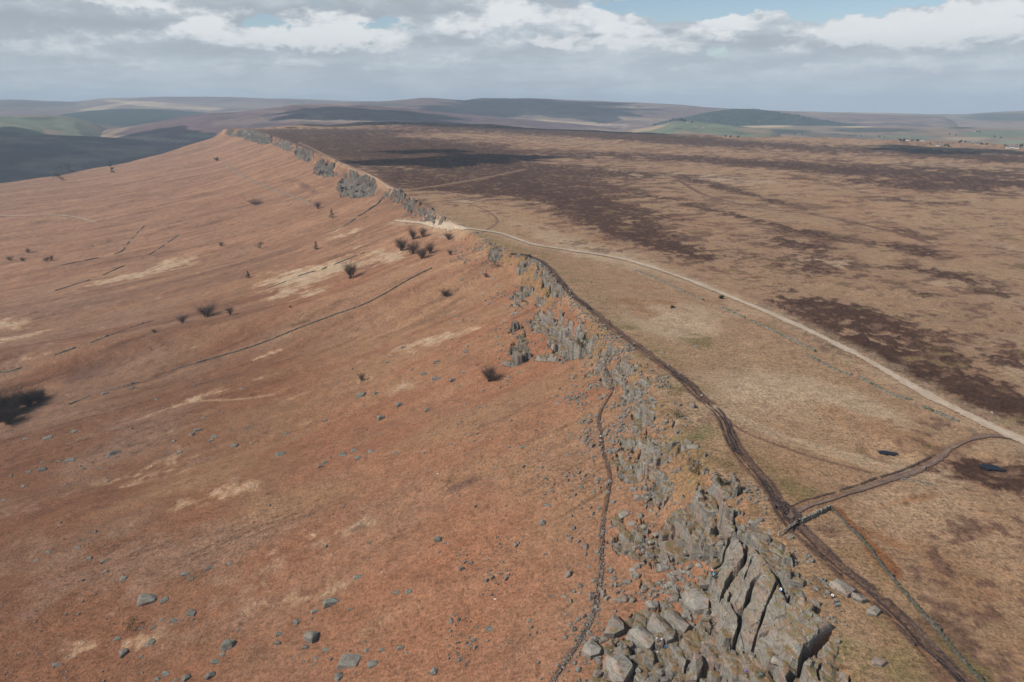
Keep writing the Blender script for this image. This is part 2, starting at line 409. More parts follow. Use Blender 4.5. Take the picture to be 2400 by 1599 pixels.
    # grazed valley side far below
    fl = ss(d, 520, 800) + 0*x
    c = mixc(c, 'heather2', .75*fl*ss(n_mid + n_big, -.5, .3)); c = mixc(c, 'tan', .4*fl*ss(n_sm + n_mid, .1, .6))
    # --- plateau
    p = np.tile(COL['tan'], (N, 1))
    p = mixc(p, 'tan2', ss(n_mid*.7 + n_sm*.6, -.3, .6)*.8)
    p = mixc(p, 'mauve', .30*ss(n_big*.7 + n_mid*.6 + .2, -.1, .7)*ss(V, 1020, 820))
    p = mixc(p, 'pale', .85*ss(.12 + n_big*.6 + n_mid*.8 + .9*(ell(U,V,1560,770,170,40,-8)+ell(U,V,1820,890,190,42,-12)+ell(U,V,2010,960,150,30,-14)+ell(U,V,1420,600,160,22,-15)+ell(U,V,1180,510,180,22,-18)+ell(U,V,1700,420,260,14,-4)*1.1+ell(U,V,2150,385,260,12,-4)+ell(U,V,2300,470,160,10,-3)*.8), .42, 1.15))
    p = mixc(p, 'tan2', .8*ss(ell(U,V,2000,985,220,40,-12)+ell(U,V,1500,720,90,30,-20)+ell(U,V,2260,1380,190,70,-38)*1.2+ell(U,V,1400,545,90,20,-30)*.7 + .6*n_sm, .5, 1.0))
    n_h = fbm((x*.83+y*.55)/24, (-.55*x+.83*y)/9, 4, 57); n_f = fbm(x/2.6, y/2.6, 3, 58)
    cov = -0.60 + .16*n_big
    H = [(1440,525,190,30,-16,.85),(1330,455,240,24,-12,.5),(1560,575,130,16,-18,.9),(1400,480,150,18,-12,.5),(1880,575,90,11,-8,.9),(2150,590,70,10,-10,.85),(1870,610,170,16,-6,.45),
         (1930,640,120,11,-8,.55),(2200,640,130,11,-10,.85),(2330,690,60,10,-8,.6),(1900,715,120,26,-14,1.0),(2060,755,100,20,-16,1.0),(1960,790,160,30,-10,.95),(2110,840,110,26,-16,1.1),(2010,840,110,14,-22,.95),
         (2290,920,150,30,-17,1.25),(2180,890,70,10,-17,.9),(2390,970,120,30,-12,1.1),(2250,830,90,26,-14,.5),(2390,850,60,40,0,.5),(2170,690,40,7,-10,.8),(2160,735,70,10,-8,.6),(2250,780,60,9,-6,.5),
         (1980,560,170,9,-8,.5),(1700,500,240,7,-13,.7),(1750,455,140,6,-14,.7),(2150,550,90,7,-14,.5),
         (900,352,230,24,-4,1.0),(1050,362,200,24,-3,.75),(950,415,150,20,-10,.75),(820,330,220,12,-3,1.0),(1060,440,180,14,-4,.7),(1240,420,230,22,-6,.6),(1400,405,260,12,-4,.55),(1550,370,260,9,-3,.45),
         (1100,300,420,9,-3,.6),(800,308,200,6,0,.8),(1450,318,260,8,-5,.9),(1750,338,280,7,-5,.6),(2050,352,280,8,-4,.5),(2250,400,300,9,-4,.6),(2000,400,260,10,-4,.75),(2150,435,240,10,-4,.85),(2360,430,150,8,-3,.8),
         (1850,390,200,7,-4,.6),(2130,470,120,7,-4,.6),(2350,510,120,7,-4,.35),(2300,368,160,8,-4,1.0),(2330,1095,110,26,-10,1.1),(2260,1150,110,10,-12,.7),(2390,1150,90,16,-10,.8),(2350,1120,120,10,-8,.6),(2270,1120,60,10,-10,.6)]
    for (u,v,wu,wv,an,s) in H: cov = cov + s*1.05*ell(U, V, u, v, wu*1.15, wv*1.15, an)
    xt = np.interp(y, LN['track'][::-1,1] if LN['track'][0,1] > LN['track'][-1,1] else LN['track'][:,1], LN['track'][::-1,0] if LN['track'][0,1] > LN['track'][-1,1] else LN['track'][:,0])
    cov = cov - .75*ss(xt - x, -2, 10)*ss(U, 2190, 2080)*ss(y, 640, 520)
    far = ss(r, 500, 1500)
    cov = cov + .16*far + .10*ss(V, 620, 480)
    hn = n_mid*.25 + n_h*.72 + n_sm*.6 + n_xs*.9*ss(r, 1900, 300) + n_f*.55*ss(r, 800, 200)
    h = ss(hn + cov*1.15, -.06, .26)
    p = mixc(p, 'heather2', .75*ss(hn + cov*1.0, -.42, .05))
    h = h*(1 - .75*ss(n_h*.6 + n_xs*.8 + n_f*.5 + .4*n_sm, .18, .62))
    p = mixc(p, 'heather', .92*h)
    bp = fbm((x*.8+y*.6)/70, (-.6*x+.8*y)/30, 3, 55)
    p = mixc(p, 'rust', .45*ss(n_sm*.6 + n_mid*.6 + ell(U,V,2150,1170,120,16,10) + .8*ell(U,V,2040,1250,130,14,-22) + .6*ell(U,V,1580,715,80,14,-20), .7, 1.0)*ss(r, 600, 300))
    p = mixc(p, 'olive', .7*ss(.8*n_sm + .5*n_xs - .1 + 1.0*ell(U,V,1640,795,100,22,-5)+.7*ell(U,V,2390,560,150,8,-3)+.5*ell(U,V,1100,395,60,8,0)+.4*n_sm, .45, .95))
    p = p*(1 + .10*n_sm + .20*n_xs + .07*n_mid + .16*n_2*ss(r, 420, 200))[:, None]
    p = p*(1 - .35*ss(n_2 + .6*n_xs, .5, .95)*ss(r, 600, 250))[:, None]
    # --- the rim: short green-brown turf and bare ground between the two
    t = ss(d + 3*n_xs + 4*n_sm, -1.5, 3.5)[:, None]
    c = p*(1-t) + c*t
    band = ss(d, -26, -7)*ss(d, cliff_band(y)*.8 + 4, cliff_band(y)*.2)*ss(r, 900, 420)
    c = mixc(c, 'olive', .75*band*ss(n_sm*.8 + n_xs*.6, -.3, .45))
    c = mixc(c, 'green', .6*band*ss(n_sm + .9*ell(U,V,1650,1000,60,60,0) + .7*ell(U,V,1970,1520,70,80,-40) , .35, .9))
    c = mixc(c, 'soil', .45*band*ss(n_xs + n_mid*.5, .1, .6))
    c = mixc(c, 'heather2', .7*band*ss(-n_sm + .4*n_xs, .42, .75))
    rimf = ss(d, -16, -2)*ss(d, 22, 6)*ss(r, 520, 760); c = mixc(c, 'heather2', .75*rimf*ss(n_sm + .5*n_mid, -.45, .25))
    tuft = np.clip(.30 + .35*ss(mv, .3, .9) + .35*h*(1-t[:,0]) + .25*ss(np.abs(n_mid), .1, .4) + .3*band, 0, 1)
    # --- trodden and wet ground along the paths
    for nm, (P, w, colr, k) in PATHS.items():
        D = seg_dist(x, y, P); ww = w*(1 + .5*n_xs + .4*n_sm)
        c = mixc(c, colr, k*ss(D, ww*1.25, ww*.55))
    return np.clip(c, .01, .7), tuft, h*(1-t[:,0])

MAT_GROUND = make_ground_mat()

# ------------------------------------------------------------------ lines worn into the land (digitised from the photograph)
LN = {}
LN['track'] = line([(2470,1070),(2400,1037),(2280,980),(2160,920),(2050,855),(1940,798),(1820,742),(1700,692),(1600,652),(1480,613),(1400,597),(1290,581),(1240,571),(1180,550),(1130,541),(1050,531),(1000,525),(960,521),(925,518)])
LN['edge_path'] = line([(2275,1630),(2180,1530),(2100,1445),(2010,1372),(1950,1322),(1900,1272),(1862,1235),(1830,1190),(1790,1130),(1745,1080),(1715,1030),(1695,985),(1665,950),(1640,930),(1600,890),(1560,860),(1525,835),(1480,800),(1430,765),(1390,730),(1340,690),(1310,655),(1275,618),(1232,598),(1195,596)])
LN['foot_path'] = line([(1280,1620),(1320,1560),(1360,1500),(1390,1440),(1405,1380),(1410,1340),(1412,1280),(1415,1220),(1426,1160),(1430,1110),(1415,1060),(1408,1010),(1405,980),(1415,950),(1435,915),(1430,890),(1420,860),(1420,830)])
LN['side_path'] = line([(1850,1215),(1895,1185),(1960,1166),(2020,1148),(2080,1125),(2130,1110),(2165,1095),(2195,1078),(2225,1055),(2260,1036),(2300,1024),(2340,1022),(2410,1036)])
LN['moor_path'] = line([(1230,398),(1150,415),(1080,428),(1000,440),(925,446),(880,420),(840,400),(800,384),(765,366),(735,350),(700,335)])
LN['wet1'] = line([(1690,975),(1740,1010),(1800,1035),(1900,1070),(1980,1092),(2040,1108)])
LN['wet2'] = line([(1660,950),(1730,975),(1830,1020),(1950,1055),(2060,1085),(2140,1102)])
LN['split'] = line([(1830,1190),(1800,1165),(1870,1205),(1850,1250)])
LN['ditch'] = line([(1575,412),(1640,452),(1700,470),(1800,490),(1900,503),(2000,522),(2100,545),(2180,570)])
LN['trod'] = line([(1130,545),(1165,522),(1150,500),(1100,478),(1060,475)])
LN['left_track'] = line([(-60,510),(0,508),(60,507),(130,506),(180,511),(225,522)])
LN['left_line'] = line([(320,985),(400,955),(470,940),(560,936),(640,925)])
LN['rust1'] = line([(1950,1200),(1990,1240),(2040,1295),(2085,1350)])
PATHS['verge'] = (LN['track'], 9.0, 'pale', .42)
PATHS['track'] = (LN['track'], 3.4, 'strawbr', .8)
PATHS['edge'] = (LN['edge_path'], 2.6, 'soil', .75)
PATHS['edge2'] = (LN['edge_path'] + np.array([1.6, 0.6, 0]), .9, 'peat', .7)
PATHS['foot'] = (LN['foot_path'], 1.0, 'soil', .7)
PATHS['side'] = (LN['side_path'], 2.2, 'soil', .7)
PATHS['moor'] = (LN['moor_path'], 4.0, 'tan', .6)
PATHS['wet1'] = (LN['wet1'], .9, 'heather2', .75)
PATHS['wet2'] = (LN['wet2'], 2.2, 'pale', .7)
PATHS['wet3'] = (LN['wet2'] + np.array([-1.5, -3.5, 0]), 1.2, 'pale', .6)
PATHS['ditch'] = (LN['ditch'], 3.5, 'heather2', .9)
PATHS['trod'] = (LN['trod'], 1.4, 'heather2', .7)
PATHS['ltrack'] = (LN['left_track'], 2.2, 'strawbr', .9)
PATHS['lline'] = (LN['left_line'], 1.4, 'strawbr', .7)
PATHS['rust1'] = (LN['rust1'] + np.array([1.5, .8, 0]), 2.2, 'rust', .75)

def under_rock(x, y):
    w = np.zeros(x.shape)
    for (x0, y0, res, Z) in CRAG_H.values():
        K = Z > -1e8; n = max(1, int(round(1.0/res)))
        E = K.copy()
        for q in range(1, n+1):
            E[q:] &= K[:-q]; E[:-q] &= K[q:]; E[:, q:] &= K[:, :-q]; E[:, :-q] &= K[:, q:]
        i = np.round((y-y0)/res).astype(int); j = np.round((x-x0)/res).astype(int)
        m = (i >= 0) & (i < Z.shape[0]) & (j >= 0) & (j < Z.shape[1])
        w[m] = np.maximum(w[m], E[i[m], j[m]])
    return w

PONDS = [((2077,1057), 28, 12, 'small dark peat pool beside the grassy double track'), ((2318,1091), 36, 11, 'long dark peat pool among dark heather near the right edge')]

def build_ground():
    n_az = 1350
    az = np.linspace(RAD(-52), RAD(52), n_az)
    rs = [70.0]
    while rs[-1] < 14000:
        r = rs[-1]
        rs.append(r + (max(.42, .0042*r) if r < 900 else min(.0065*r, 40 + .01*r)))
    rs = np.array(rs); n_r = len(rs)
    A, R = np.meshgrid(az, rs)
    x = (R*np.sin(A)).ravel(); y = (R*np.cos(A)).ravel()
    z = ground_h(x, y)
    c, tuft, heath = vegetation(x, y, z)
    heath = heath*ss(seg_dist(x, y, PATHS['track'][0]), 4, 10)*ss(seg_dist(x, y, PATHS['side'][0]), 3, 7)
    for (uv, wu, wv, _) in PONDS: heath = heath*ss(np.hypot(x - pix(*uv)[0][0], y - pix(*uv)[0][1]), 9, 16)
    z = z + heath*(.35 + .45*np.abs(fbm(x/1.9, y/1.9, 2, 301)))*ss(np.hypot(x, y), 1500, 400)
    for nm, wd, dp in (('edge', 1.6, .40), ('foot', .7, .35), ('side', 1.8, .14)): z = z - dp*ss(seg_dist(x, y, PATHS[nm][0]), wd*1.5, wd*.5)
    # cut shallow basins under the pools
    for (uv, wu, wv, _) in PONDS:
        q = pix(*uv)[0]; D = np.hypot(x-q[0], y-q[1]); z -= 1.0*ss(D, 9.5, 4.5)
    # hollow out under the standing rock so its fissures run deep
    z = z - 6.5*under_rock(x, y)
    i = np.arange(n_r*n_az).reshape(n_r, n_az)
    F = np.stack([i[:-1,:-1], i[:-1,1:], i[1:,1:], i[1:,:-1]], -1).reshape(-1, 4)
    F = F[:, ::-1]
    me = mesh_np('ground', np.stack([x, y, z], -1), F)
    col_attr(me, 'veg', c); f_attr(me, 'tuft', tuft)
    o = link('ground', me, MAT_GROUND); tag(o, kind='structure')
    return o

# ------------------------------------------------------------------ far hills
def make_hill_mat():
    m, b, p = principled('hillside')
    col = b.node('ShaderNodeAttribute', attribute_name='veg').outputs['Color']
    g = b.node('ShaderNodeNewGeometry').outputs['Position']
    n = b.add(b.mul(b.sub(b.noise(g, .012, 6, .65), .5), 1.1), b.mul(b.sub(b.noise(g, .07, 3, .6), .5), .7))
    f = b.m('MAXIMUM', b.add(1.0, n), .3)
    b.put(p.inputs['Base Color'], b.mix(1.0, col, b.comb(f, f, f), 'MULTIPLY'))
    return m
MAT_HILL = make_hill_mat()
HC = dict(low=(.060,.038,.034), moor=(.115,.075,.066), moor2=(.155,.115,.085), purple=(.10,.060,.062), tan=(.27,.20,.125), straw=(.36,.27,.17), field=(.098,.118,.075), field2=(.15,.158,.10),
          wood=(.026,.040,.038), dark=(.045,.037,.042))
HC = {k: np.array(v)*1.25 for k, v in HC.items()}
def hill(name, D, Wf, Wb, pts, base, paint, kind='structure', rough=.05, label=None, cat=None, group=None, step=.10, nr=70, bumpy=0.0):
    A = np.array([azel(u, v) for u, v in pts]); A = A[np.argsort(A[:,0])]
    a0, a1 = A[0,0], A[-1,0]; ext = RAD(2.5)
    az = np.arange(a0 - ext, a1 + ext, RAD(step))
    zr = CAM_H + D*np.tan(np.interp(az, A[:,0], A[:,1]))
    # take the corners out of the digitised outline
    k = np.exp(-0.5*(np.arange(-6,7)/2.2)**2); k /= k.sum(); zr = np.convolve(np.pad(zr, 6, 'edge'), k, 'valid')
    endf = ss(az, a0 - ext, a0)*ss(az, a1 + ext, a1)
    s = np.concatenate([np.linspace(-1, 0, int(nr*.7)), np.linspace(0, 1, int(nr*.3))[1:]])
    S, AZ = np.meshgrid(s, az, indexing='ij'); ZR = np.broadcast_to(zr, S.shape); EF = np.broadcast_to(endf, S.shape)
    R = np.where(S < 0, D + S*Wf, D + S*Wb)
    x = R*np.sin(AZ); y = R*np.cos(AZ)
    prof = np.where(S < 0, 1 - np.abs(S)**1.45, 1 - S**2)
    hgt = ZR - base
    z = base + hgt*prof*(EF*.98 + .02)
    amp = rough*hgt*np.clip(1.15 - prof, 0.05, 1)*2.0
    z = z + amp*fbm(x/700, y/700, 5, 61) + .012*hgt*fbm(x/160, y/160, 3, 62)
    if bumpy: z = z + bumpy*(np.abs(fbm(x/22, y/22, 2, 65)) + .5*fbm(x/60, y/60, 2, 66))
    z = np.where(EF < .02, base - 30, z)
    i = np.arange(S.size).reshape(S.shape)
    F = np.stack([i[:-1,:-1], i[:-1,1:], i[1:,1:], i[1:,:-1]], -1).reshape(-1, 4)
    x, y, z = x.ravel(), y.ravel(), z.ravel()
    U, V = project(x, y, z)
    c = paint(x, y, z, U, V, prof.ravel())
    me = mesh_np(name, np.stack([x, y, z], -1), F)
    col_attr(me, 'veg', np.clip(c, .008, .7))
    return tag(link(name, me, MAT_HILL), label, cat, group, kind)
def mixh(c, col, w): w = np.clip(w, 0, 1)[:, None]; return c*(1-w) + HC[col]*w
def paint_moor(base='moor', pats=(), s=500., streak=.5):
    def f(x, y, z, U, V, prof):
        n1 = fbm(x/s, y/s, 5, 71); n2 = fbm(x/(s*.3), y/(s*.3), 4, 72)
        c = np.tile(HC[base], (len(x), 1))
        c = mixh(c, 'moor2', ss(n1 + .5*n2, -.1, .5)); c = mixh(c, 'tan', streak*ss(n2 + .6*n1, .3, .75))
        c = mixh(c, 'dark', .7*ss(-n2 - .3*n1, .25, .6))
        for (u, v, wu, wv, an, col, k) in pats: c = mixh(c, col, k*ss(ell(U, V, u, v, wu, wv, an) + .28*n2, .32, .62))
        return c
    return f
hill('hill', 11500, 4200, 1500, [(-400,238),(-150,237),(0,234),(60,234),(110,237),(170,239),(235,231),(280,230),(390,227),(470,227),(550,227),(610,230),(700,232),(800,236),(950,239),(1100,246)], -190,
     paint_moor('moor', [(380,246,160,7,-4,'straw',.8),(250,250,80,6,10,'straw',.6),(560,246,200,8,0,'moor2',.7),(60,246,80,9,0,'wood',.7),(150,243,40,8,0,'wood',.6)], 900))
hill('hill', 7900, 2600, 1500, [(470,268),(560,259),(640,252),(700,246),(740,244),(800,241),(870,239),(930,235),(985,229.5),(1015,229.5),(1060,233),(1090,236),(1110,232),(1135,230),(1180,231),(1240,230),(1290,232),(1350,235),(1400,237),(1500,241),(1600,246),(1660,252),(1700,254),(1800,259),(1900,263),(2050,268),(2200,273)], -150,
     paint_moor('moor', [(1130,233,30,3,0,'straw',.6),(1000,252,60,6,-4,'dark',.4),(1150,268,170,5,-3,'dark',.55),(1390,256,130,6,-4,'dark',.5),(1450,250,60,5,0,'straw',.5),(1310,288,200,5,-2,'straw',.7),(1400,276,200,5,-2,'tan',.5),(900,246,60,4,0,'wood',.6)], 600))  # cloud shade on this ridge is painted in as the dark patches
hill('hill', 9800, 3000, 1500, [(1450,258),(1560,256),(1650,257),(1740,259),(1850,261),(1960,263),(2080,265),(2180,268),(2260,268),(2310,264),(2360,261),(2420,259),(2550,256),(2700,258)], -130,
     paint_moor('moor2', [(2000,268,200,4,0,'tan',.5),(2360,275,120,12,0,'wood',.85),(2150,272,140,4,0,'field',.5),(1950,276,160,5,0,'wood',.7),(2080,283,240,4,0,'wood',.6)], 800))
hill('hill', 7300, 2400, 1400, [(60,290),(110,276),(150,268),(200,261),(260,256.5),(310,255),(370,256),(430,260),(490,266),(560,277),(620,290)], -190,
     paint_moor('wood', [(300,270,240,30,0,'wood',.95),(150,285,60,4,-20,'moor',.6)], 500, .1))
hill('hill', 5600, 1900, 1200, [(-300,276),(-120,274),(0,273),(60,271),(100,269),(140,271),(180,276),(215,286),(245,300),(265,316)], -195,
     paint_moor('field', [(60,285,160,12,0,'field',.9),(170,300,60,16,-20,'field2',.4),(90,278,60,5,0,'wood',.6),(200,310,40,12,-40,'wood',.5)], 500, .2))
hill('hill', 4900, 1300, 900, [(-300,290),(-100,287),(0,286),(40,288),(80,295),(110,305),(130,316)], -198,
     paint_moor('field2', [(50,305,120,18,0,'field2',.9),(15,316,40,8,0,'wood',.7)], 400, .3))
hill('hill', 5300, 2300, 1500, [(120,334),(170,322),(210,312),(250,305),(300,297),(360,287),(420,275),(455,268),(510,264),(560,262),(610,257),(655,252),(685,245.5),(705,244.5),(760,244),(820,246),(880,249),(960,256),(1040,263),(1120,271),(1240,281),(1380,294),(1460,304)], -200,
     paint_moor('purple', [(430,305,200,12,-4,'purple',.7),(480,318,70,5,0,'field2',.8),(620,306,70,5,0,'tan',.7),(350,326,140,6,-4,'straw',.5),(250,318,60,6,20,'tan',.5),(820,285,160,5,0,'straw',.35),(900,262,120,4,-4,'wood',.6),(560,272,60,5,0,'moor',.6),(700,262,120,5,0,'moor2',.5)], 420))
hill('hill', 4300, 1700, 900, [(-420,314),(-200,315),(0,316),(120,317),(220,320),(320,327),(410,336),(480,342)], -228,
     paint_moor('low', [(100,345,260,10,3,'dark',.5),(250,372,160,5,6,'moor2',.5),(100,385,120,4,6,'moor2',.4)], 300, .12), rough=.10)
WOOD = hill('wood', 5700, 700, 700, [(1600,279),(1640,270),(1680,262),(1730,257.5),(1770,258),(1810,263),(1850,270),(1900,278),(1930,285)], -40,
     lambda x, y, z, U, V, p: np.tile(HC['wood'], (len(x), 1))*(1 + .5*fbm(x/40, y/40, 3, 77))[:, None], 'stuff', .02, 'dark rounded conifer wood on the far hillside behind the farm spur', 'wood', step=.05, nr=90, bumpy=14)
hill('hill', 4900, 2500, 1500, [(1440,306),(1500,303),(1600,299),(1700,297),(1800,295),(1950,296),(2080,298),(2200,299),(2240,297.5),(2300,301),(2420,306),(2700,312)], -130,
     paint_moor('moor2', [(1820,309,90,7,0,'wood',.9),(2040,305,120,6,0,'wood',.8),(1950,318,140,7,-3,'wood',.55),(2130,322,90,7,0,'field',.8),(2330,315,100,10,0,'field',.95),(2380,335,60,8,0,'field2',.9),(2270,326,60,5,0,'tan',.6),(1800,296,70,4,0,'straw',.8),(2010,297,50,2.5,0,'straw',.7),(1720,305,60,6,0,'field',.7),(2180,335,140,5,0,'field2',.6),(2250,300,40,2.5,0,'wood',.9),(1640,318,110,5,-4,'straw',.6)], 350, .35))
SPUR = hill('hill', 3900, 900, 700, [(1430,312),(1490,304),(1530,297),(1555,290),(1580,285),(1610,284),(1640,286),(1680,291),(1730,297),(1800,304)], -110,
     paint_moor('field', [(1620,296,90,8,0,'field',.95),(1520,302,50,6,10,'tan',.7),(1660,297,60,5,0,'field2',.5)], 250, .2))

# ------------------------------------------------------------------ clouds overhead and to the left: the ones that shade parts of the moor
def make_cloud_mat():
    m, b, p = principled('cloud'); p.inputs['Base Color'].default_value = (.92, .93, .95, 1); p.inputs['Roughness'].default_value = 1
    return m
MAT_CLOUD = make_cloud_mat()
def cloud(target, rx, ry, rot, alt, seed):
    t = np.array(target, float); k = (alt - t[2])/SUN_DIR.z
    c = t + np.array(SUN_DIR)*k
    n, m = 128, 16
    th = np.linspace(0, 2*math.pi, n, endpoint=False); rr = np.linspace(0, 1, m+1)[1:]
    V = [(0, 0, .34*min(rx, ry))]; 
    R, T = np.meshgrid(rr, th, indexing='ij')
    edge = 1 + .95*fbm(np.cos(T)*2.2 + seed*3.1, np.sin(T)*2.2, 5, seed, .62)
    lx = R*rx*edge*np.cos(T); ly = R*ry*edge*np.sin(T)
    h = .34*min(rx, ry)*np.sqrt(np.clip(1 - R**2.2, 0, 1))*(1 + .5*fbm(lx/(rx*.35), ly/(rx*.35), 4, seed+3))
    ca, sa = math.cos(rot), math.sin(rot)
    top = np.stack([(lx*ca - ly*sa).ravel(), (lx*sa + ly*ca).ravel(), h.ravel()], -1)
    V = np.concatenate([np.array(V), top, top*np.array([1, 1, 0]) - [0, 0, .02*rx], [[0, 0, -.03*rx]]])
    F = []; N = m*n; b0 = 1; b1 = 1 + N; last = 1 + 2*N
    for j in range(n):
        j2 = (j+1) % n
        F.append((0, b0+j, b0+j2)); F.append((last, b1+j2, b1+j))
        for i in range(m-1):
            F.append((b0+i*n+j, b0+(i+1)*n+j, b0+(i+1)*n+j2, b0+i*n+j2)); F.append((b1+i*n+j, b1+i*n+j2, b1+(i+1)*n+j2, b1+(i+1)*n+j))
        F.append((b0+(m-1)*n+j, b1+(m-1)*n+j, b1+(m-1)*n+j2, b0+(m-1)*n+j2))
    o = link('cloud', mesh_np('cloud', V, F), MAT_CLOUD); o.location = c
    tag(o, kind='structure')
    u, v = project(*c); d = c[1]*math.cos(PITCH) - (c[2]-CAM_H)*math.sin(PITCH)
    print('CLOUD', np.round(c), 'px', round(float(u)), round(float(v)), 'depth', round(float(d)))
    return o
def shade(u, v, rx, ry, rot=0., alt=900, seed=1): cloud(pix(u, v)[0], rx, ry, rot, alt, seed)
CLOUD_SPOTS = [((-2100, 3150, -190), 1000, 800, .5, 1150, 2), ((-1450, 3450, -200), 560, 460, .2, 1300, 9), ((-2700, 2350, -190), 600, 480, .3, 1150, 5),
               ((-150, 1200, 12), 120, 75, .3, 750, 3), ((-30, 1330, 14), 130, 60, .1, 750, 7), ((-190, 1420, 14), 90, 45, .1, 750, 17),
               ((-350, 2850, 50), 520, 210, .1, 1250, 4), ((500, 2650, 12), 620, 190, -.25, 1300, 6), ((1150, 1780, -10), 210, 150, -.3, 800, 8),
               ((200, 7000, 60), 1100, 800, .0, 1900, 11), ((-900, 4600, 60), 600, 300, .2, 1400, 13)]
for q in CLOUD_SPOTS: cloud(*q)

# ------------------------------------------------------------------ the air between
def build_haze():
    bm = bmesh.new(); bmesh.ops.create_cube(bm, size=1.0)
    me = bpy.data.meshes.new('haze'); bm.to_mesh(me); bm.free()
    m = bpy.data.materials.new('haze'); m.use_nodes = True; t = m.node_tree; t.nodes.clear()
    out = t.nodes.new('ShaderNodeOutputMaterial'); pv = t.nodes.new('ShaderNodeVolumePrincipled')
    pv.inputs['Color'].default_value = (.70, .85, 1.0, 1); pv.inputs['Density'].default_value = 8.0e-5
    pv.inputs['Anisotropy'].default_value = 0.0
    t.links.new(pv.outputs[0], out.inputs['Volume'])
    o = link('haze', me, m); z0, z1 = -260.0, 340.0
    o.scale = (31000, 31000, z1 - z0); o.location = (0, 5000, (z0 + z1)/2)
    tag(o, kind='stuff')
build_haze()

# ------------------------------------------------------------------ gritstone
def make_rock_mat(name='gritstone', veg=0.5, tone=1.0, cool=0):
    m, b, p = principled(name); p.inputs['Roughness'].default_value = .92
    geo = b.node('ShaderNodeNewGeometry'); g = geo.outputs['Position']; nz = b.sep(geo.outputs['Normal'])[2]
    oi = b.node('ShaderNodeObjectInfo').outputs['Random']
    n1 = b.noise(g, .35, 5, .6); n2 = b.noise(g, 1.6, 4, .6); n3 = b.noise(g, 6.5, 3, .6)
    c = b.ramp(n1, [(.25, (.19*tone, .172*tone, .150*tone)), (.45, (.265*tone, .24*tone, .205*tone)), (.60, (.30*tone, .272*tone, .228*tone)), (.78, (.37*tone, .34*tone, .285*tone))])
    c = b.mix(b.mul(b.smooth(b.noise(g, .22, 4, .6), .47, .66), .75), c, (.32*tone, .215*tone, .165*tone))      # iron-stained
    c = b.mix(b.mul(b.smooth(b.noise(g, .5, 4, .65), .55, .72), .5), c, (.26*tone, .275*tone, .21*tone))     # lichen
    # rain streaks down the steep faces and bedding along them
    mp = b.node('ShaderNodeMapping'); b.put(mp.inputs[0], g); mp.inputs['Scale'].default_value = (1.6, 1.6, .12)
    st = b.smooth(b.noise(mp.outputs[0], 1.0, 4, .6), .50, .72)
    steep = b.smooth(nz, .75, .35)
    c = b.mix(b.mul(b.mul(st, steep), .6), c, (.075, .066, .062))
    mb = b.node('ShaderNodeMapping'); b.put(mb.inputs[0], g); mb.inputs['Scale'].default_value = (.14, .14, 1.5)
    bd = b.smooth(b.m('ABSOLUTE', b.sub(b.noise(mb.outputs[0], 1.0, 3, .55), .5)), .045, .0)
    c = b.mix(b.mul(bd, .3), c, (.07, .062, .055))
    cr = b.vor(b.vm('ADD', g, b.vm('MULTIPLY', b.noise(g, .6, 3, .6, col=True), (1.2, 1.2, 1.2))), .42, 'DISTANCE_TO_EDGE')
    cl = b.mul(b.smooth(cr, .03, .0), b.smooth(n1, .5, .6))
    c = b.mix(b.mul(cl, .35), c, (.05, .045, .04))
    if cool: c = b.mix(1.0, c, (.95, 1.0, 1.0), 'MULTIPLY')
    f = b.add(1.0, b.add(b.mul(b.sub(n2, .5), .8), b.mul(b.sub(n3, .5), .7)))
    c = b.mix(1.0, c, b.comb(f, f, f), 'MULTIPLY')
    tf = b.lin(oi, 0, 1, .86, 1.16); c = b.mix(1.0, c, b.comb(tf, tf, tf), 'MULTIPLY')
    if veg:
        w = b.mul(b.smooth(nz, .62, .88), b.smooth(b.add(b.noise(g, .30, 5, .65), b.mul(b.sub(n2, .5), .35)), .62 - .23*veg, .72 - .23*veg))
        gcol = b.mix(b.smooth(b.noise(g, .8, 3, .6), .4, .62), (.20, .115, .06), (.135, .112, .05))
        gf = b.add(1.0, b.mul(b.sub(n3, .5), 1.2)); gcol = b.mix(1.0, gcol, b.comb(gf, gf, gf), 'MULTIPLY')
        c = b.mix(b.mul(w, .9), c, gcol)
    b.put(p.inputs['Base Color'], c)
    hh = b.add(b.add(b.mul(n2, .5), b.mul(n3, .25)), b.add(b.mul(cl, -.6), b.mul(bd, -.3)))
    bump(b, p, hh, .8, .35)
    return m
MAT_CRAG = make_rock_mat('gritstone_crag', 1.0, .80)
MAT_FARCRAG = make_rock_mat('dark_gritstone_crag', .5, .66)
MAT_BLOCK = make_rock_mat('gritstone_block', .35, .84)
MAT_SLAB = make_rock_mat('weathered_boulder', .25, .68, cool=1)

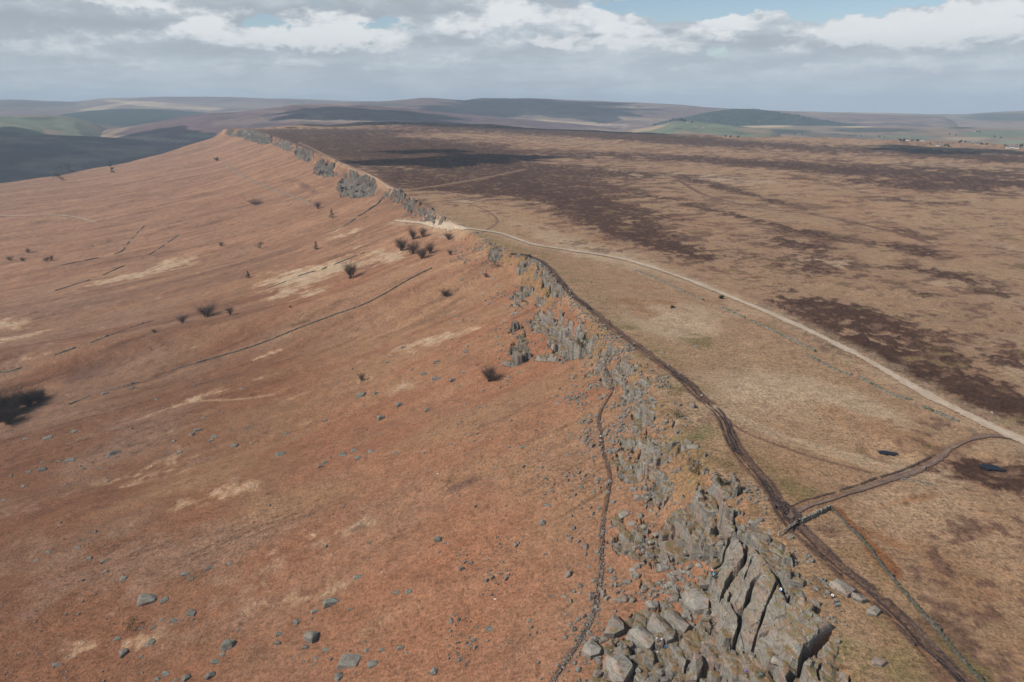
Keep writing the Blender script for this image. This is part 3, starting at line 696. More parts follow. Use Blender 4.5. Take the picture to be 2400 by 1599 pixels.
def cells(px, py, ax, ay, ang, seed, jit=.85):
    """anisotropic Voronoi joints: nearest cell (integer ids), its centre, and distance to the joint"""
    ca, sa = math.cos(ang), math.sin(ang)
    u = (px*ca + py*sa)/ax; v = (-px*sa + py*ca)/ay
    iu = np.floor(u).astype(np.int64); iv = np.floor(v).astype(np.int64)
    d1 = np.full(u.shape, 9e9); d2 = d1.copy(); cu = np.zeros(u.shape); cv = np.zeros(u.shape); ii = np.zeros(u.shape, np.int64); jj = ii.copy()
    for a in (-1, 0, 1):
        for c in (-1, 0, 1):
            I = iu + a; J = iv + c
            ru = _T[(I*3 + seed*7) & 255, (J*5 + seed*13) & 255]; rv = _T[(I*7 + seed*11 + 91) & 255, (J*3 + seed*5 + 37) & 255]
            qu = I + .5 + (ru - .5)*jit + .5*(J & 1)*0.6; qv = J + .5 + (rv - .5)*jit
            # mixed metric: squarer blocks than plain Voronoi
            du = np.abs(u - qu); dv = np.abs(v - qv); d = .55*np.hypot(du, dv) + .45*np.maximum(du, dv)
            m = d < d1
            d2 = np.where(m, d1, np.minimum(d2, d)); cu = np.where(m, qu, cu); cv = np.where(m, qv, cv); ii = np.where(m, I, ii); jj = np.where(m, J, jj); d1 = np.where(m, d, d1)
    X = cu*ax*ca - cv*ay*sa; Y = cu*ax*sa + cv*ay*ca
    h = lambda k: _T[(ii*5 + k*29 + seed*17) & 255, (jj*11 + k*53 + seed*3) & 255]
    return X, Y, (d2 - d1), h
def in_poly(x, y, P):
    c = np.zeros(x.shape, bool); n = len(P)
    for i in range(n):
        x0, y0 = P[i][:2]; x1, y1 = P[(i+1) % n][:2]
        with np.errstate(divide='ignore', invalid='ignore'):
            c ^= ((y0 > y) != (y1 > y)) & (x < (x1-x0)*(y-y0)/(y1-y0 + 1e-12) + x0)
    return c
def poly_sd(x, y, P):
    """signed distance, positive inside"""
    D = np.full(x.shape, 1e9); n = len(P)
    for i in range(n):
        ax, ay = P[i][:2]; bx, by = P[(i+1) % n][:2]; L = (bx-ax)**2 + (by-ay)**2 + 1e-9
        t = np.clip(((x-ax)*(bx-ax) + (y-ay)*(by-ay))/L, 0, 1); D = np.minimum(D, np.hypot(x-ax-t*(bx-ax), y-ay-t*(by-ay)))
    return np.where(in_poly(x, y, P), D, -D)

FISSURES = [([(1722,1195),(1728,1210),(1720,1230),(1727,1245),(1725,1258),(1708,1275),(1703,1290),(1692,1318),(1675,1345)], .55),
            ([(1757,1283),(1745,1300),(1748,1315),(1738,1335),(1718,1355),(1707,1375),(1698,1395),(1692,1415)], .75),
            ([(1760,1325),(1752,1345),(1745,1362),(1730,1385),(1715,1405),(1703,1432)], .38),
            ([(1777,1372),(1765,1385),(1755,1402),(1750,1430),(1744,1440),(1732,1450),(1733,1480),(1726,1498)], .85),
            ([(1820,1378),(1812,1400),(1800,1425),(1790,1445),(1784,1468),(1778,1490),(1760,1525)], .45),
            ([(1965,1478),(1935,1497),(1910,1515),(1890,1530),(1880,1550),(1880,1566),(1860,1576),(1848,1605)], .95),
            ([(1632,1518),(1617,1550),(1607,1580),(1593,1605)], .5), ([(1606,1488),(1592,1510),(1584,1526)], .35),
            ([(1825,1372),(1850,1400),(1848,1412),(1835,1420)], .3), ([(1763,1525),(1780,1512),(1795,1506)], .3),
            ([(1600,1500),(1640,1470),(1680,1450)], .25), ([(1690,1345),(1660,1380),(1640,1410)], .3), ([(1925,1560),(1915,1580),(1920,1605)], .35), ([(1985,1560),(1995,1580),(1990,1605)], .3)]
SMOOTH = [(1718,1262),(1772,1290),(1812,1345),(1850,1425),(1905,1445),(1960,1478),(1900,1525),(1870,1545),(1800,1512),(1740,1520),(1690,1470),(1660,1420),(1690,1330)]
_FW = [(pix(*np.array(p).T), w) for p, w in FISSURES]
_SMW = pix(*np.array(SMOOTH).T)

CRAG_H = {}
def crag(poly, label, res=.25, c1=(9, 5), c2=(3.6, 2.3), c3=(1.3, 1.0), off=(4.0, 2.0, .6), lift=.8, seed=1, ragged=2.0, ang=0.0, near=False, crack=3.6, bench=2.6, rubk=1.0, holes=.02):
    W = pix(*np.array(poly).T)
    print('CRAG', label[:40], np.ptp(W[:,0]).round(), np.ptp(W[:,1]).round(), W[:,1].max().round())
    x0, y0 = W[:,0].min() - 2*res - ragged, W[:,1].min() - 2*res - ragged; x1, y1 = W[:,0].max() + 2*res + ragged, W[:,1].max() + 2*res + ragged
    nx, ny = int((x1-x0)/res) + 1, int((y1-y0)/res) + 1
    Y, X = np.meshgrid(y0 + np.arange(ny)*res, x0 + np.arange(nx)*res, indexing='ij')
    xa = X.ravel(); ya = Y.ravel(); sel = np.where(poly_sd(xa, ya, W) > -1.6*ragged - 2*res)[0]; x = xa[sel]; y = ya[sel]
    jx = x + .5*fbm(x/1.7, y/1.7, 2, seed)*min(res*4, 1.2); jy = y + .5*fbm(x/1.7, y/1.7, 2, seed+9)*min(res*4, 1.2)     # wavering joints
    tang = math.atan2(1.0, float(np.interp(W[:,1].mean(), _yy, _sl)))                    # bearing of the edge
    hb = ground_h(x, y)
    sd = poly_sd(x, y, W) + ragged*(fbm(x/(ragged*2.2), y/(ragged*2.2), 3, seed+4))
    X1, Y1, e1, h1 = cells(jx, jy, *c1, tang + ang, seed); X2, Y2, e2, h2 = cells(jx, jy, *c2, tang + ang + .15, seed+1); X3, Y3, e3, h3 = cells(jx, jy, *c3, tang + ang - .2, seed+2)
    # benches: flat-topped beds stepping down to the foot, each block cut off at its own bed
    S = bench
    hc = .72*ground_h(X1, Y1) + .28*ground_h(X2, Y2) + (h1(1)-.5)*off[0]*.9
    q = np.floor(hc/S + .5*(h2(1)-.5))*S + .35*(hc - np.floor(hc/S)*S)
    rub = ss(fbm(x/9, y/9, 3, seed+31), .0, .45)*rubk                                  # where the beds have gone to blocks
    tilt = ((jx-X2)*(h2(3)-.5) + (jy-Y2)*(h2(4)-.5))*(.10 + .35*rub) + ((jx-X1)*(h1(3)-.5) + (jy-Y1)*(h1(4)-.5))*.12 + ((jx-X3)*(h3(3)-.5) + (jy-Y3)*(h3(4)-.5))*.4*rub
    z = q + (h2(1)-.5)*off[1]*(.28 + .6*rub) + (h3(1)-.5)*off[2]*(.12 + .75*rub) + tilt + lift + .3
    k = crack
    z = z - k*(1 - ss(e1, .0, .07))*.8*(h1(6) > .3) - k*.5*(1 - ss(e2, .0, .08))*(h2(6) > .4) - .25*(1 - ss(e3, 0, .10))*(h3(6) > .45)*rub
    z = z - .45*(1 - ss(e1, .03, .30)) - .22*(1 - ss(e2, .03, .25))*(.4 + rub)                # weathered shoulders
    # weathering: knock off needles and fins thinner than a pace, keep the steps
    G = np.full(nx*ny, np.nan); G[sel] = z; G = G.reshape(ny, nx); kr = 2 if res < .35 else 1
    st_ = np.stack([np.roll(np.roll(G, a, 0), c, 1) for a in range(-kr, kr+1) for c in range(-kr, kr+1)])
    with np.errstate(all='ignore'):
        import warnings; warnings.simplefilter('ignore'); M = np.nanmedian(st_, 0)
    z = M.ravel()[sel]
    if near:
        s = ss(poly_sd(x, y, _SMW), -.6, 1.2)
        # strips between the fissures, each a plane lying a little off its neighbours
        side = np.zeros(len(x))
        for P, w in _FW[:6]:
            side += np.sign(x - np.interp(y, P[np.argsort(P[:,1]), 1], P[np.argsort(P[:,1]), 0]))
        so = _T[(np.round(side).astype(int)*37 + 11) & 255, 5]
        hs = ground_h(x*.0 + .5*(x + X1), .5*(y + Y1))
        zs = .6*hb + .4*hs + 1.6 + (so - .5)*2.6 + .25*fbm(x/3, y/3, 3, 88) + .25*tilt + (h2(1)-.5)*.5 - .8*(1 - ss(e2, 0, .06))*(h2(6) > .55)
        z = z*(1-s) + zs*s
        for P, w in _FW:
            D = seg_dist(x, y, P) + .12*fbm(x/.9, y/.9, 2, 90)
            z = z - 6.0*(1 - ss(D, w*.35, w*.8))
    z = z + .12*fbm(x/.8, y/.8, 3, seed+6)*min(1, res*4)
    # level with the turf along the top
    dE = edge_d(x, y); z = hb + (z - hb)*(.12 + .88*ss(dE, -7, 3)) + .10
    z = np.maximum(z, hb - 5.5)
    # where turf and bracken lap over the rock
    hole = fbm(x/7.5, y/7.5, 4, seed+20)
    sd = sd - 7.0*ss(hole, -holes + .04, .34 - holes)*(1 - (ss(poly_sd(x, y, _SMW), -2, 0) if near else 0))
    rock = ss(sd, -.5, .7)
    z = np.where(rock > 0, hb - 1.2 + (z - hb + 1.2)*rock, hb - 1.2)
    zf = np.full(len(xa), -1e3); zf[sel] = z; rf = np.zeros(len(xa)); rf[sel] = rock; x, y, z, rock = xa, ya, zf, rf
    keep = (rock > 0).reshape(ny, nx)
    ok = np.zeros(len(xa), bool); ok[sel] = True; ok = ok.reshape(ny, nx)
    kf = (keep[:-1,:-1] | keep[1:,:-1] | keep[:-1,1:] | keep[1:,1:]) & ok[:-1,:-1] & ok[1:,:-1] & ok[:-1,1:] & ok[1:,1:]
    i = np.arange(nx*ny).reshape(ny, nx)
    F = np.stack([i[:-1,:-1], i[:-1,1:], i[1:,1:], i[1:,:-1]], -1)[kf]
    used = np.unique(F); remap = np.full(nx*ny, -1); remap[used] = np.arange(len(used))
    V = np.stack([x, y, z], -1)[used]
    o = link('crag', mesh_np('crag', V, remap[F], smooth=False), MAT_FARCRAG if W[:,1].mean() > 560 else MAT_CRAG)
    tag(o, label, 'crag', 'crags along the edge')
    CRAG_H[o.name] = (x0, y0, res, np.where(keep.ravel(), z, -1e9).reshape(ny, nx))
    return o
def surf(x, y):
    """top of whatever stands at a point: rock or ground"""
    h = float(ground_h(np.array([x]), np.array([y]))[0])
    for (x0, y0, res, Z) in CRAG_H.values():
        i = int(round((y-y0)/res)); j = int(round((x-x0)/res))
        if 0 <= i < Z.shape[0] and 0 <= j < Z.shape[1]: h = max(h, float(Z[i, j]))
    return h
def spix(u, v, top=6.0):
    """where a photograph pixel's ray first meets rock or ground"""
    dx, dy, dz = [float(q) for q in ray(u, v)]
    g = pix(u, v)[0]; t = g[1]/dy
    s = max(t - 45, 60.0); stp = .12 if t < 500 else .6
    while s < t:
        if CAM_H + s*dz <= surf(s*dx, s*dy) + .02: return np.array([s*dx, s*dy, CAM_H + s*dz])
        s += stp
    return g

crag([(1395,1650),(1420,1560),(1470,1530),(1560,1520),(1600,1470),(1640,1440),(1620,1390),(1560,1330),(1545,1270),(1570,1210),(1580,1150),(1530,1120),(1520,1060),(1600,1040),(1660,1070),(1720,1125),(1775,1180),(1815,1235),(1850,1300),(1880,1370),(1930,1430),(1970,1480),(2010,1560),(2060,1650)],
     'nearest and largest crag, grey slabs split by black fissures beside the dark path', res=.17, c1=(7.5, 4.6), c2=(3.0, 2.0), c3=(1.15, .9), off=(1.9, 1.7, .8), bench=2.0, lift=.8, rubk=1.2, holes=.06, seed=3, ragged=2.2, near=True)
crag([(1432,1120),(1445,1060),(1470,1010),(1500,935),(1530,925),(1560,950),(1590,990),(1640,1050),(1600,1060),(1560,1080),(1540,1130),(1490,1150)],
     'broken grey crag of dark shelving rock just above the nearest crag', res=.22, c1=(7, 5), c2=(3.2, 2.4), c3=(1.4, 1.1), off=(1.6, 1.1, .5), lift=.4, rubk=.6, bench=1.5, holes=.14, seed=8, ragged=2.5)
crag([(1360,900),(1385,850),(1410,800),(1450,815),(1500,850),(1540,895),(1530,930),(1490,930),(1450,960),(1430,930),(1400,950)],
     'low stony ground between the crags, flat stones half buried in turf', res=.35, c1=(5, 3.5), c2=(2.4, 1.9), c3=(1.3, 1.1), off=(.6, .6, .4), lift=-.2, bench=.9, holes=.24, rubk=.7, seed=12, ragged=4.0, crack=1.2)
crag([(1255,845),(1270,800),(1245,770),(1255,735),(1300,735),(1325,760),(1370,762),(1402,785),(1395,835),(1345,842),(1320,848)],
     'tall pale crag with clean vertical walls in the middle of the edge', res=.3, c1=(11, 6), c2=(5.5, 3.4), c3=(1.8, 1.4), off=(4.5, 2.0, .4), lift=1.6, seed=15, rubk=.45, bench=3.4, ragged=1.8)
crag([(1182,850),(1200,815),(1195,780),(1205,755),(1245,742),(1262,770),(1255,800),(1240,845),(1205,862)],
     'tumbled grey crag left of the tall pale crag, stepping into bracken', res=.35, c1=(9, 6), c2=(4.5, 3.2), c3=(1.8, 1.5), off=(3.2, 2.2, .6), lift=.7, seed=17, rubk=.45, bench=3.4, ragged=3.5)
crag([(1190,712),(1205,680),(1232,668),(1275,682),(1285,705),(1255,722),(1215,722)],
     'small dark grooved crag between the pale crag and the flat-topped crag', res=.4, c1=(7, 4.5), c2=(3.2, 2.4), c3=(1.7, 1.3), off=(3.0, 2.2, .6), lift=.8, holes=.08, seed=19, rubk=.45, bench=3.4, ragged=2.5)
crag([(1188,632),(1185,605),(1215,596),(1262,608),(1300,645),(1325,690),(1300,705),(1270,672),(1250,652),(1215,640)],
     'flat-topped crag with a square dark recess where the path bends', res=.4, c1=(10, 5.5), c2=(4.5, 3), c3=(2.0, 1.6), off=(3.4, 1.6, .4), lift=1.6, seed=22, rubk=.45, bench=3.4, ragged=1.6)
crag([(1118,572),(1140,565),(1182,582),(1178,612),(1168,632),(1148,622),(1140,598)],
     'small broken crag by a dark green bush just below the gravel track', res=.5, c1=(7, 5), c2=(3.5, 2.6), c3=(1.9, 1.6), off=(2.5, 2.0, .6), lift=.6, seed=25, ragged=3.0)
crag([(1345,1650),(1385,1540),(1420,1480),(1460,1440),(1560,1405),(1640,1440),(1690,1500),(1720,1560),(1720,1650)],
     'apron of tumbled blocks at the foot of the nearest crag, bottom centre', res=.2, c1=(5.0, 4.0), c2=(2.4, 1.8), c3=(1.1, .9), off=(1.8, 2.0, 1.0), lift=.25, seed=41, ragged=3.5, bench=1.6, rubk=1.1, holes=-.12)
crag([(1440,1250),(1470,1150),(1430,1080),(1450,1010),(1500,1000),(1545,1120),(1600,1150),(1580,1210),(1560,1290),(1600,1370),(1560,1420),(1500,1400)],
     'strip of half buried flat slabs between the foot path and the nearest crag', res=.25, c1=(4.5, 3.6), c2=(2.2, 1.7), c3=(1.1, .9), off=(1.2, 1.4, .8), lift=-.1, seed=44, ragged=4.5, bench=1.2, rubk=.9, holes=.04)
FARC = [([(972,498),(990,484),(1022,492),(1050,518),(1046,534),(1012,528),(985,518)], 'jagged grey crag just above the pale upper end of the gravel track', 27),
        ([(940,478),(955,464),(985,478),(985,500),(962,502)], 'low scattered crag left of the jagged crag above the track', 28),
        ([(895,462),(905,446),(935,444),(955,458),(952,482),(922,474)], 'dark crag where an old wall runs up to the edge', 29),
        ([(796,462),(792,428),(808,408),(835,402),(868,412),(888,436),(872,458),(838,464)], 'broad grey crag below the bare bend of the moor path', 30),
        ([(738,408),(738,386),(756,372),(778,384),(794,410),(768,416)], 'small dark knoll of rock above the bracken bowl', 31),
        ([(690,352),(700,340),(722,350),(738,366),(722,378),(700,372)], 'narrow pale crag two thirds of the way along the edge', 32),
        ([(640,338),(650,322),(680,332),(692,350),(670,352)], 'dim heathery crag second from the far end', 33),
        ([(562,322),(558,304),(590,304),(632,318),(640,334),(612,338),(585,330)], 'pale farthest wall of rock near the far end of the edge', 34),
        ([(530,311),(545,307),(560,307),(563,317),(542,320)], 'last tip of rock at the far end of the edge', 35)]
for P, lab, sd_ in FARC:
    v = np.mean([q[1] for q in P]); far = 1.0 if v > 440 else (1.7 if v > 360 else 3.0)
    crag(P, lab, res=.55*far, c1=(9*far, 6*far), c2=(4.2*far, 3.2*far), c3=(2.2*far, 1.8*far), off=(4.4, 3.2, 1.2), lift=1.0, rubk=1.0, seed=sd_, ragged=2.5*far, crack=3.5, bench=2.6, holes=.0)

GROUND = build_ground()

# ------------------------------------------------------------------ tracks and paths lying on the land
def make_path_mat(name, c0, c1, c2, scale=1.0, edge=.75, dark=None):
    m, b, p = principled(name)
    ac = b.node('ShaderNodeAttribute', attribute_name='across').outputs['Fac']
    g = b.node('ShaderNodeNewGeometry').outputs['Position']
    n = b.noise(g, .45*scale, 5, .65); n2 = b.noise(g, 2.4*scale, 4, .6); n3 = b.noise(g, .08*scale, 3, .6)
    c = b.mix(b.smooth(n, .38, .62), c0, c1); c = b.mix(b.smooth(b.add(b.mul(n2, .6), b.mul(n3, .4)), .5, .66), c, c2)
    a = b.m('ABSOLUTE', ac)
    c = b.mix(b.mul(b.smooth(b.m('ABSOLUTE', b.sub(a, .42)), .22, .0), .35), c, c2)          # two worn lines
    f = b.add(1.0, b.mul(b.sub(n2, .5), .9)); c = b.mix(1.0, c, b.comb(f, f, f), 'MULTIPLY')
    b.put(p.inputs['Base Color'], c)
    al = b.smooth(b.add(a, b.add(b.mul(b.sub(n, .5), 1.5), b.mul(b.sub(n2, .5), .8))), edge + .18, edge - .12)
    if dark is not None: al = b.mul(al, b.smooth(b.add(n3, b.mul(b.sub(n, .5), .6)), dark - .1, dark + .06))
    b.put(p.inputs['Alpha'], al); bump(b, p, b.add(n, b.mul(n2, .4)), .5, .25)
    return m
MAT_GRAVEL = make_path_mat('pale_gravel', (.36,.275,.195), (.44,.35,.26), (.30,.225,.165), .6, .78)
MAT_PEAT = make_path_mat('trodden_peat', (.020,.016,.017), (.048,.034,.032), (.15,.10,.075), .8, .66, dark=.36)
MAT_SOIL = make_path_mat('trodden_soil', (.14,.085,.06), (.20,.13,.09), (.26,.185,.13), 1.1, .62)
MAT_PEAT2 = make_path_mat('trodden_peat_strand', (.030,.022,.022), (.07,.048,.042), (.17,.115,.085), 1.1, .62, dark=.47)
MAT_FOOT = make_path_mat('worn_foot_path', (.030,.022,.021), (.075,.05,.042), (.20,.125,.085), 1.6, .60, dark=.34)
MAT_SOIL2 = make_path_mat('pale_soil', (.25,.17,.115), (.33,.235,.165), (.20,.13,.09), .4, .7)
MAT_SIDE = make_path_mat('rutted_soil', (.15,.10,.078), (.22,.15,.108), (.085,.058,.05), .9, .58, dark=.36)
def ribbon(name, P, w, mat, seed=0, lift=.10, wob=.35, step=1.2, vary=.45, sink=0.0):
    P = np.asarray(P); 
    L = np.concatenate([[0], np.cumsum(np.hypot(*np.diff(P[:, :2], axis=0).T))])
    st = []; s = 0
    while s < L[-1]:
        st.append(s); i = np.searchsorted(L, s); i = min(i, len(P)-1); s += max(step, .004*np.hypot(P[i,0], P[i,1]))
    st = np.array(st); x = np.interp(st, L, P[:,0]); y = np.interp(st, L, P[:,1])
    tx = np.gradient(x); ty = np.gradient(y); q = np.hypot(tx, ty) + 1e-9; nx, ny = -ty/q, tx/q
    x = x + nx*wob*w*fbm(st/14, st*0 + seed, 3, 5); y = y + ny*wob*w*fbm(st/14, st*0 + seed, 3, 5)
    ww = w*np.maximum(.4, 1 + vary*fbm(st/13, st*0 + seed*3, 4, 8))
    k = np.linspace(-1.25, 1.25, 7)
    X = x[:,None] + nx[:,None]*ww[:,None]*k; Y = y[:,None] + ny[:,None]*ww[:,None]*k
    Z = ground_h(X, Y) + lift + .0007*np.hypot(X, Y) - sink*np.clip(1.1 - k*k, 0, 1)
    i = np.arange(X.size).reshape(X.shape)
    F = np.stack([i[:-1,:-1], i[1:,:-1], i[1:,1:], i[:-1,1:]], -1).reshape(-1, 4)[:, ::-1]
    me = mesh_np(name, np.stack([X.ravel(), Y.ravel(), Z.ravel()], -1), F); f_attr(me, 'across', np.broadcast_to(k, X.shape).ravel())
    return tag(link(name, me, mat), kind='structure')
ribbon('track', LN['track'], 2.6, MAT_GRAVEL, 1, .14, .15)
ribbon('path', LN['edge_path'], .95, MAT_PEAT, 2, .10, .9, vary=1.3, sink=.22)
ribbon('path', LN['edge_path'][:120] + np.array([1.9, .9, 0]), .55, MAT_PEAT2, 7, .16, 2.2, vary=1.2)
ribbon('path', LN['edge_path'][10:] - np.array([1.5, .7, 0]), .45, MAT_PEAT2, 9, .18, 2.4, vary=1.2)
ribbon('path', LN['split'], .6, MAT_PEAT2, 12, .14, 1.5, vary=1.0)
ribbon('path', LN['side_path'][:60] + np.array([-1.2, 1.8, 0]), .5, MAT_PEAT2, 13, .12, 2.0, vary=1.0)
ribbon('path', LN['foot_path'], .46, MAT_FOOT, 3, .08, .9, vary=1.0, sink=.2)
ribbon('path', LN['side_path'], 1.3, MAT_SIDE, 4, .08, .4, vary=.9, sink=.04)
ribbon('path', LN['moor_path'], 1.3, MAT_SOIL2, 5, .4, .4)
ribbon('path', LN['left_track'], 1.6, MAT_GRAVEL, 6, .5, .2)

# ------------------------------------------------------------------ peat pools
def make_water():
    m, b, p = principled('peat_water'); p.inputs['Base Color'].default_value = (.006, .007, .010, 1)
    p.inputs['Roughness'].default_value = .07; p.inputs['Specular IOR Level'].default_value = .25
    g = b.node('ShaderNodeNewGeometry').outputs['Position']; bump(b, p, b.noise(g, 2.5, 3, .6), .12, .05)
    return m
MAT_WATER = make_water()
for (uv, wu, wv, lab) in PONDS:
    q = pix(*uv)[0]; r = math.hypot(q[0], q[1]); rx = wu*.72*r*1.05/FPX; ry = rx*.55
    th = np.linspace(0, 2*math.pi, 48, endpoint=False); e = 1 + .75*fbm(np.cos(th)*1.5 + q[0], np.sin(th)*1.5, 4, 5)
    ang = -.35; lx, ly = rx*e*np.cos(th), ry*e*np.sin(th)
    V = [(q[0], q[1], q[2]-.5)] + [(q[0] + a*math.cos(ang) - c*math.sin(ang), q[1] + a*math.sin(ang) + c*math.cos(ang), q[2]-.5) for a, c in zip(lx, ly)]
    F = [(0, 1+i, 1+(i+1) % 48) for i in range(48)]
    tag(link('pond', mesh_np('pond', V, F), MAT_WATER), lab, kind='structure')

# ------------------------------------------------------------------ boulders
def hull_mesh(name, pts, bev=0.0):
    bm = bmesh.new()
    for p in pts: bm.verts.new(p)
    r = bmesh.ops.convex_hull(bm, input=bm.verts[:])
    bmesh.ops.delete(bm, geom=[v for v in bm.verts if not v.link_faces], context='VERTS')
    if bev: bmesh.ops.bevel(bm, geom=bm.edges[:], offset=bev, segments=1, affect='EDGES', clamp_overlap=True)
    me = bpy.data.meshes.new(name); bm.to_mesh(me); bm.free(); return me
rng = random.Random(11)
def block_points(w, d, h, r):
    pts = []
    tx, ty = r.uniform(-.2, .2)*h, r.uniform(-.2, .2)*h
    for sx in (-1, 1):
        for sy in (-1, 1):
            j = lambda k: r.uniform(-k, k)
            pts.append((sx*w*.5*r.uniform(.7, 1.08), sy*d*.5*r.uniform(.7, 1.08), -.45*h))
            pts.append((sx*w*.5*r.uniform(.5, .98) + tx, sy*d*.5*r.uniform(.45, .98) + ty, h*r.uniform(.45, 1.02)))
    for _ in range(4):
        a = r.uniform(0, 6.283); pts.append((math.cos(a)*w*.52, math.sin(a)*d*.52, h*r.uniform(.0, .6)))
    pts.append((r.uniform(-.2, .2)*w, r.uniform(-.2, .2)*d, h*1.04))
    return pts
TEN = ['at the left edge', 'one tenth across', 'two tenths across', 'three tenths across', 'four tenths across', 'halfway across', 'six tenths across', 'seven tenths across', 'eight tenths across', 'nine tenths across', 'at the right edge']
def where(u, v): return TEN[int(round(u/240))], int(round(v/1599*100))
PENDING = []       # (object, adjective, noun, surroundings, u, v, size)
def boulder(u, v, wpx, tall=0, dark=0, pale=0, q=None, setting='bracken', sc=1.0, flat=None):
    d = math.hypot(q[0], q[1], CAM_H - q[2]); w = max(.45, wpx*d/FPX)*sc*.9
    r = rng
    ar = r.uniform(.5, .85) if not tall else r.uniform(.7, 1.1)
    fl = r.uniform(.16, .34) if flat is None else flat
    h = w*(fl if not tall else r.uniform(.4, .6)); dp = w*ar
    me = hull_mesh('boulder', block_points(w, dp, h, r), .045*w if w > 1.2 else 0)
    me.polygons.foreach_set('use_smooth', np.zeros(len(me.polygons), bool))
    o = link('boulder', me, MAT_PALE if pale else (MAT_SLAB if setting == 'bracken' else MAT_BLOCK))
    o.location = (q[0], q[1], q[2] - .18*h); o.rotation_euler = (r.uniform(-.15, .15), r.uniform(-.1, .25), r.uniform(-.5, .5) if not tall else r.uniform(-1.5, 1.5))
    shape = 'upright' if tall else ('pale' if pale else ('flat' if fl < .24 else ('blocky' if ar > .68 else 'long')))
    PENDING.append((o, shape, w, setting, u, v))
    return o
MAT_PALE = make_rock_mat('pale_stone', .0, 1.6)
def zlist(ox, oy, k, L): return [(ox + a[0]/k, oy + a[1]/k, a[2]/k, *(a[3:])) for a in L]
BLD = []
BLD += zlist(0, 800, 3.92, [(965,470,70),(1210,425,60),(1440,530,50),(1095,800,40),(680,825,60),(1600,915,40,1),(1555,1020,40),(1650,1015,70),(1870,700,40),(1820,810,80),(1770,850,60,1),(1975,865,90),(1940,905,60),(2160,950,80),(2310,930,50),(2055,650,40),(2220,430,50),(1995,360,40),(2290,785,50),(2130,800,40),(240,890,50),(440,880,90),(1055,1020,120),(1010,1050,60),(1085,1050,50),(640,1085,100),(545,1100,50),(690,1090,40),(390,1110,40),(400,1170,90),(275,1195,60),(105,1230,50),(780,1165,50),(925,1165,40),(215,1325,50),(815,1240,24),(1040,610,30),(1805,80,25),(40,1455,40),(1265,980,24)])
BLD += zlist(600, 800, 3.363, [(1165,40,60),(1075,110,45),(1225,100,30),(1040,160,60),(1090,150,30),(1425,158,70),(1660,75,60),(1235,215,35),(1325,250,70),(1425,285,90),(1555,295,85),(650,320,45),(830,415,100),(945,405,60),(1135,490,95),(1345,540,60,1),(985,600,75,1),(1765,520,45),(1650,495,30),(245,720,60),(545,620,40),(985,730,40),(1410,725,30),(195,880,105),(690,885,95),(775,855,60),(915,860,70),(805,915,55),(545,950,65),(515,980,55),(1100,875,50),(1325,875,40),(1890,995,35),(2110,825,70),(2310,1010,35),(2265,900,25),(2300,1285,80),(585,545,30),(855,505,45),(1610,345,35),(2080,240,30),(2270,525,30)])
BLD += zlist(0, 1200, 3.923, [(445,365,60),(340,440,60),(720,320,60),(820,425,60),(970,440,90),(1145,605,75),(765,580,30),(1920,505,90),(2110,470,60),(1715,560,110),(1765,605,80),(1880,635,35),(1355,785,165),(1520,800,95),(1765,920,100),(1490,985,45),(1605,990,90),(1410,1065,60),(1300,1060,50),(1080,1160,70),(1400,1190,80),(1360,1220,60),(1140,1290,85,1),(2100,1220,130,1),(2045,1305,70),(1990,1365,110),(1930,1495,95,1),(1530,1480,80),(1455,1530,70),(1705,1520,75,1),(1620,1540,60),(525,1400,80),(2310,1220,25),(2200,1080,50),(1300,1330,40)])
BLD += zlist(600, 1200, 3.363, [(830,85,40),(905,235,40),(1445,205,78,1),(1490,240,40),(1440,315,35),(1610,295,30),(895,360,30),(800,505,75),(1110,625,80),(1205,620,70),(585,695,140),(465,775,70),(745,765,45),(320,860,65),(180,955,80),(175,1025,80),(440,970,125,1),(390,1060,60),(340,1120,30),(550,1080,60),(290,1150,35),(475,1145,45),(600,1155,45),(740,1160,195),(860,1020,40),(880,1080,60),(995,1080,55),(1140,1060,75),(925,1190,100),(650,1300,75,1),(785,1265,30),(1405,1250,80,1),(1720,1005,60),(1680,1045,50),(1845,915,75),(1745,900,50),(1980,510,50),(1705,405,25),(2155,850,50),(2320,655,40),(2285,325,50),(2255,80,70,1),(1190,1110,30),(2080,605,24),(455,1195,40),(375,1170,30)])
PALE = zlist(600, 1200, 3.363, [(1885,685,32),(995,470,20),(1515,250,16),(1950,440,16),(1500,1015,16)]) + zlist(600, 800, 3.363, [(2325,745,25),(1375,1010,26),(1435,1040,24),(1435,420,16),(1590,580,18),(1850,770,16)]) + [(2327,966,16), (1055,812,5), (1310,875,5), (355,1092,6)]
SLABS = zlist(1300, 1150, 3.493, [(565,185,110),(630,260,90),(740,290,80),(690,370,50),(570,345,60),(680,450,100),(600,480,80),(640,640,75),(330,720,85),(910,420,90),(790,415,60),(830,350,60),(920,500,100),(990,670,95),(1065,665,65),(950,760,120),(900,620,130),(1190,600,75),(1260,580,75),(1240,750,140),(1330,860,95),(780,920,80),(460,290,45),(600,745,70),(540,760,60),(790,835,45),(205,600,30),(285,620,45),(110,680,45),(80,855,60),(210,830,40),(100,1010,50),(45,1130,30),(520,430,30),(690,50,110),(830,40,70),(850,95,50),(220,1140,45),(410,1210,90),(450,1300,60),(515,1230,30),(640,1360,70),(700,1300,60),(760,1490,60),(830,1460,60),(730,1500,70),(1380,1360,80),(1270,1380,60),(1240,1250,90),(1700,1280,110),(1820,1380,90),(1880,1410,70),(1120,1090,70),(1010,1050,60),(1180,1110,50)])
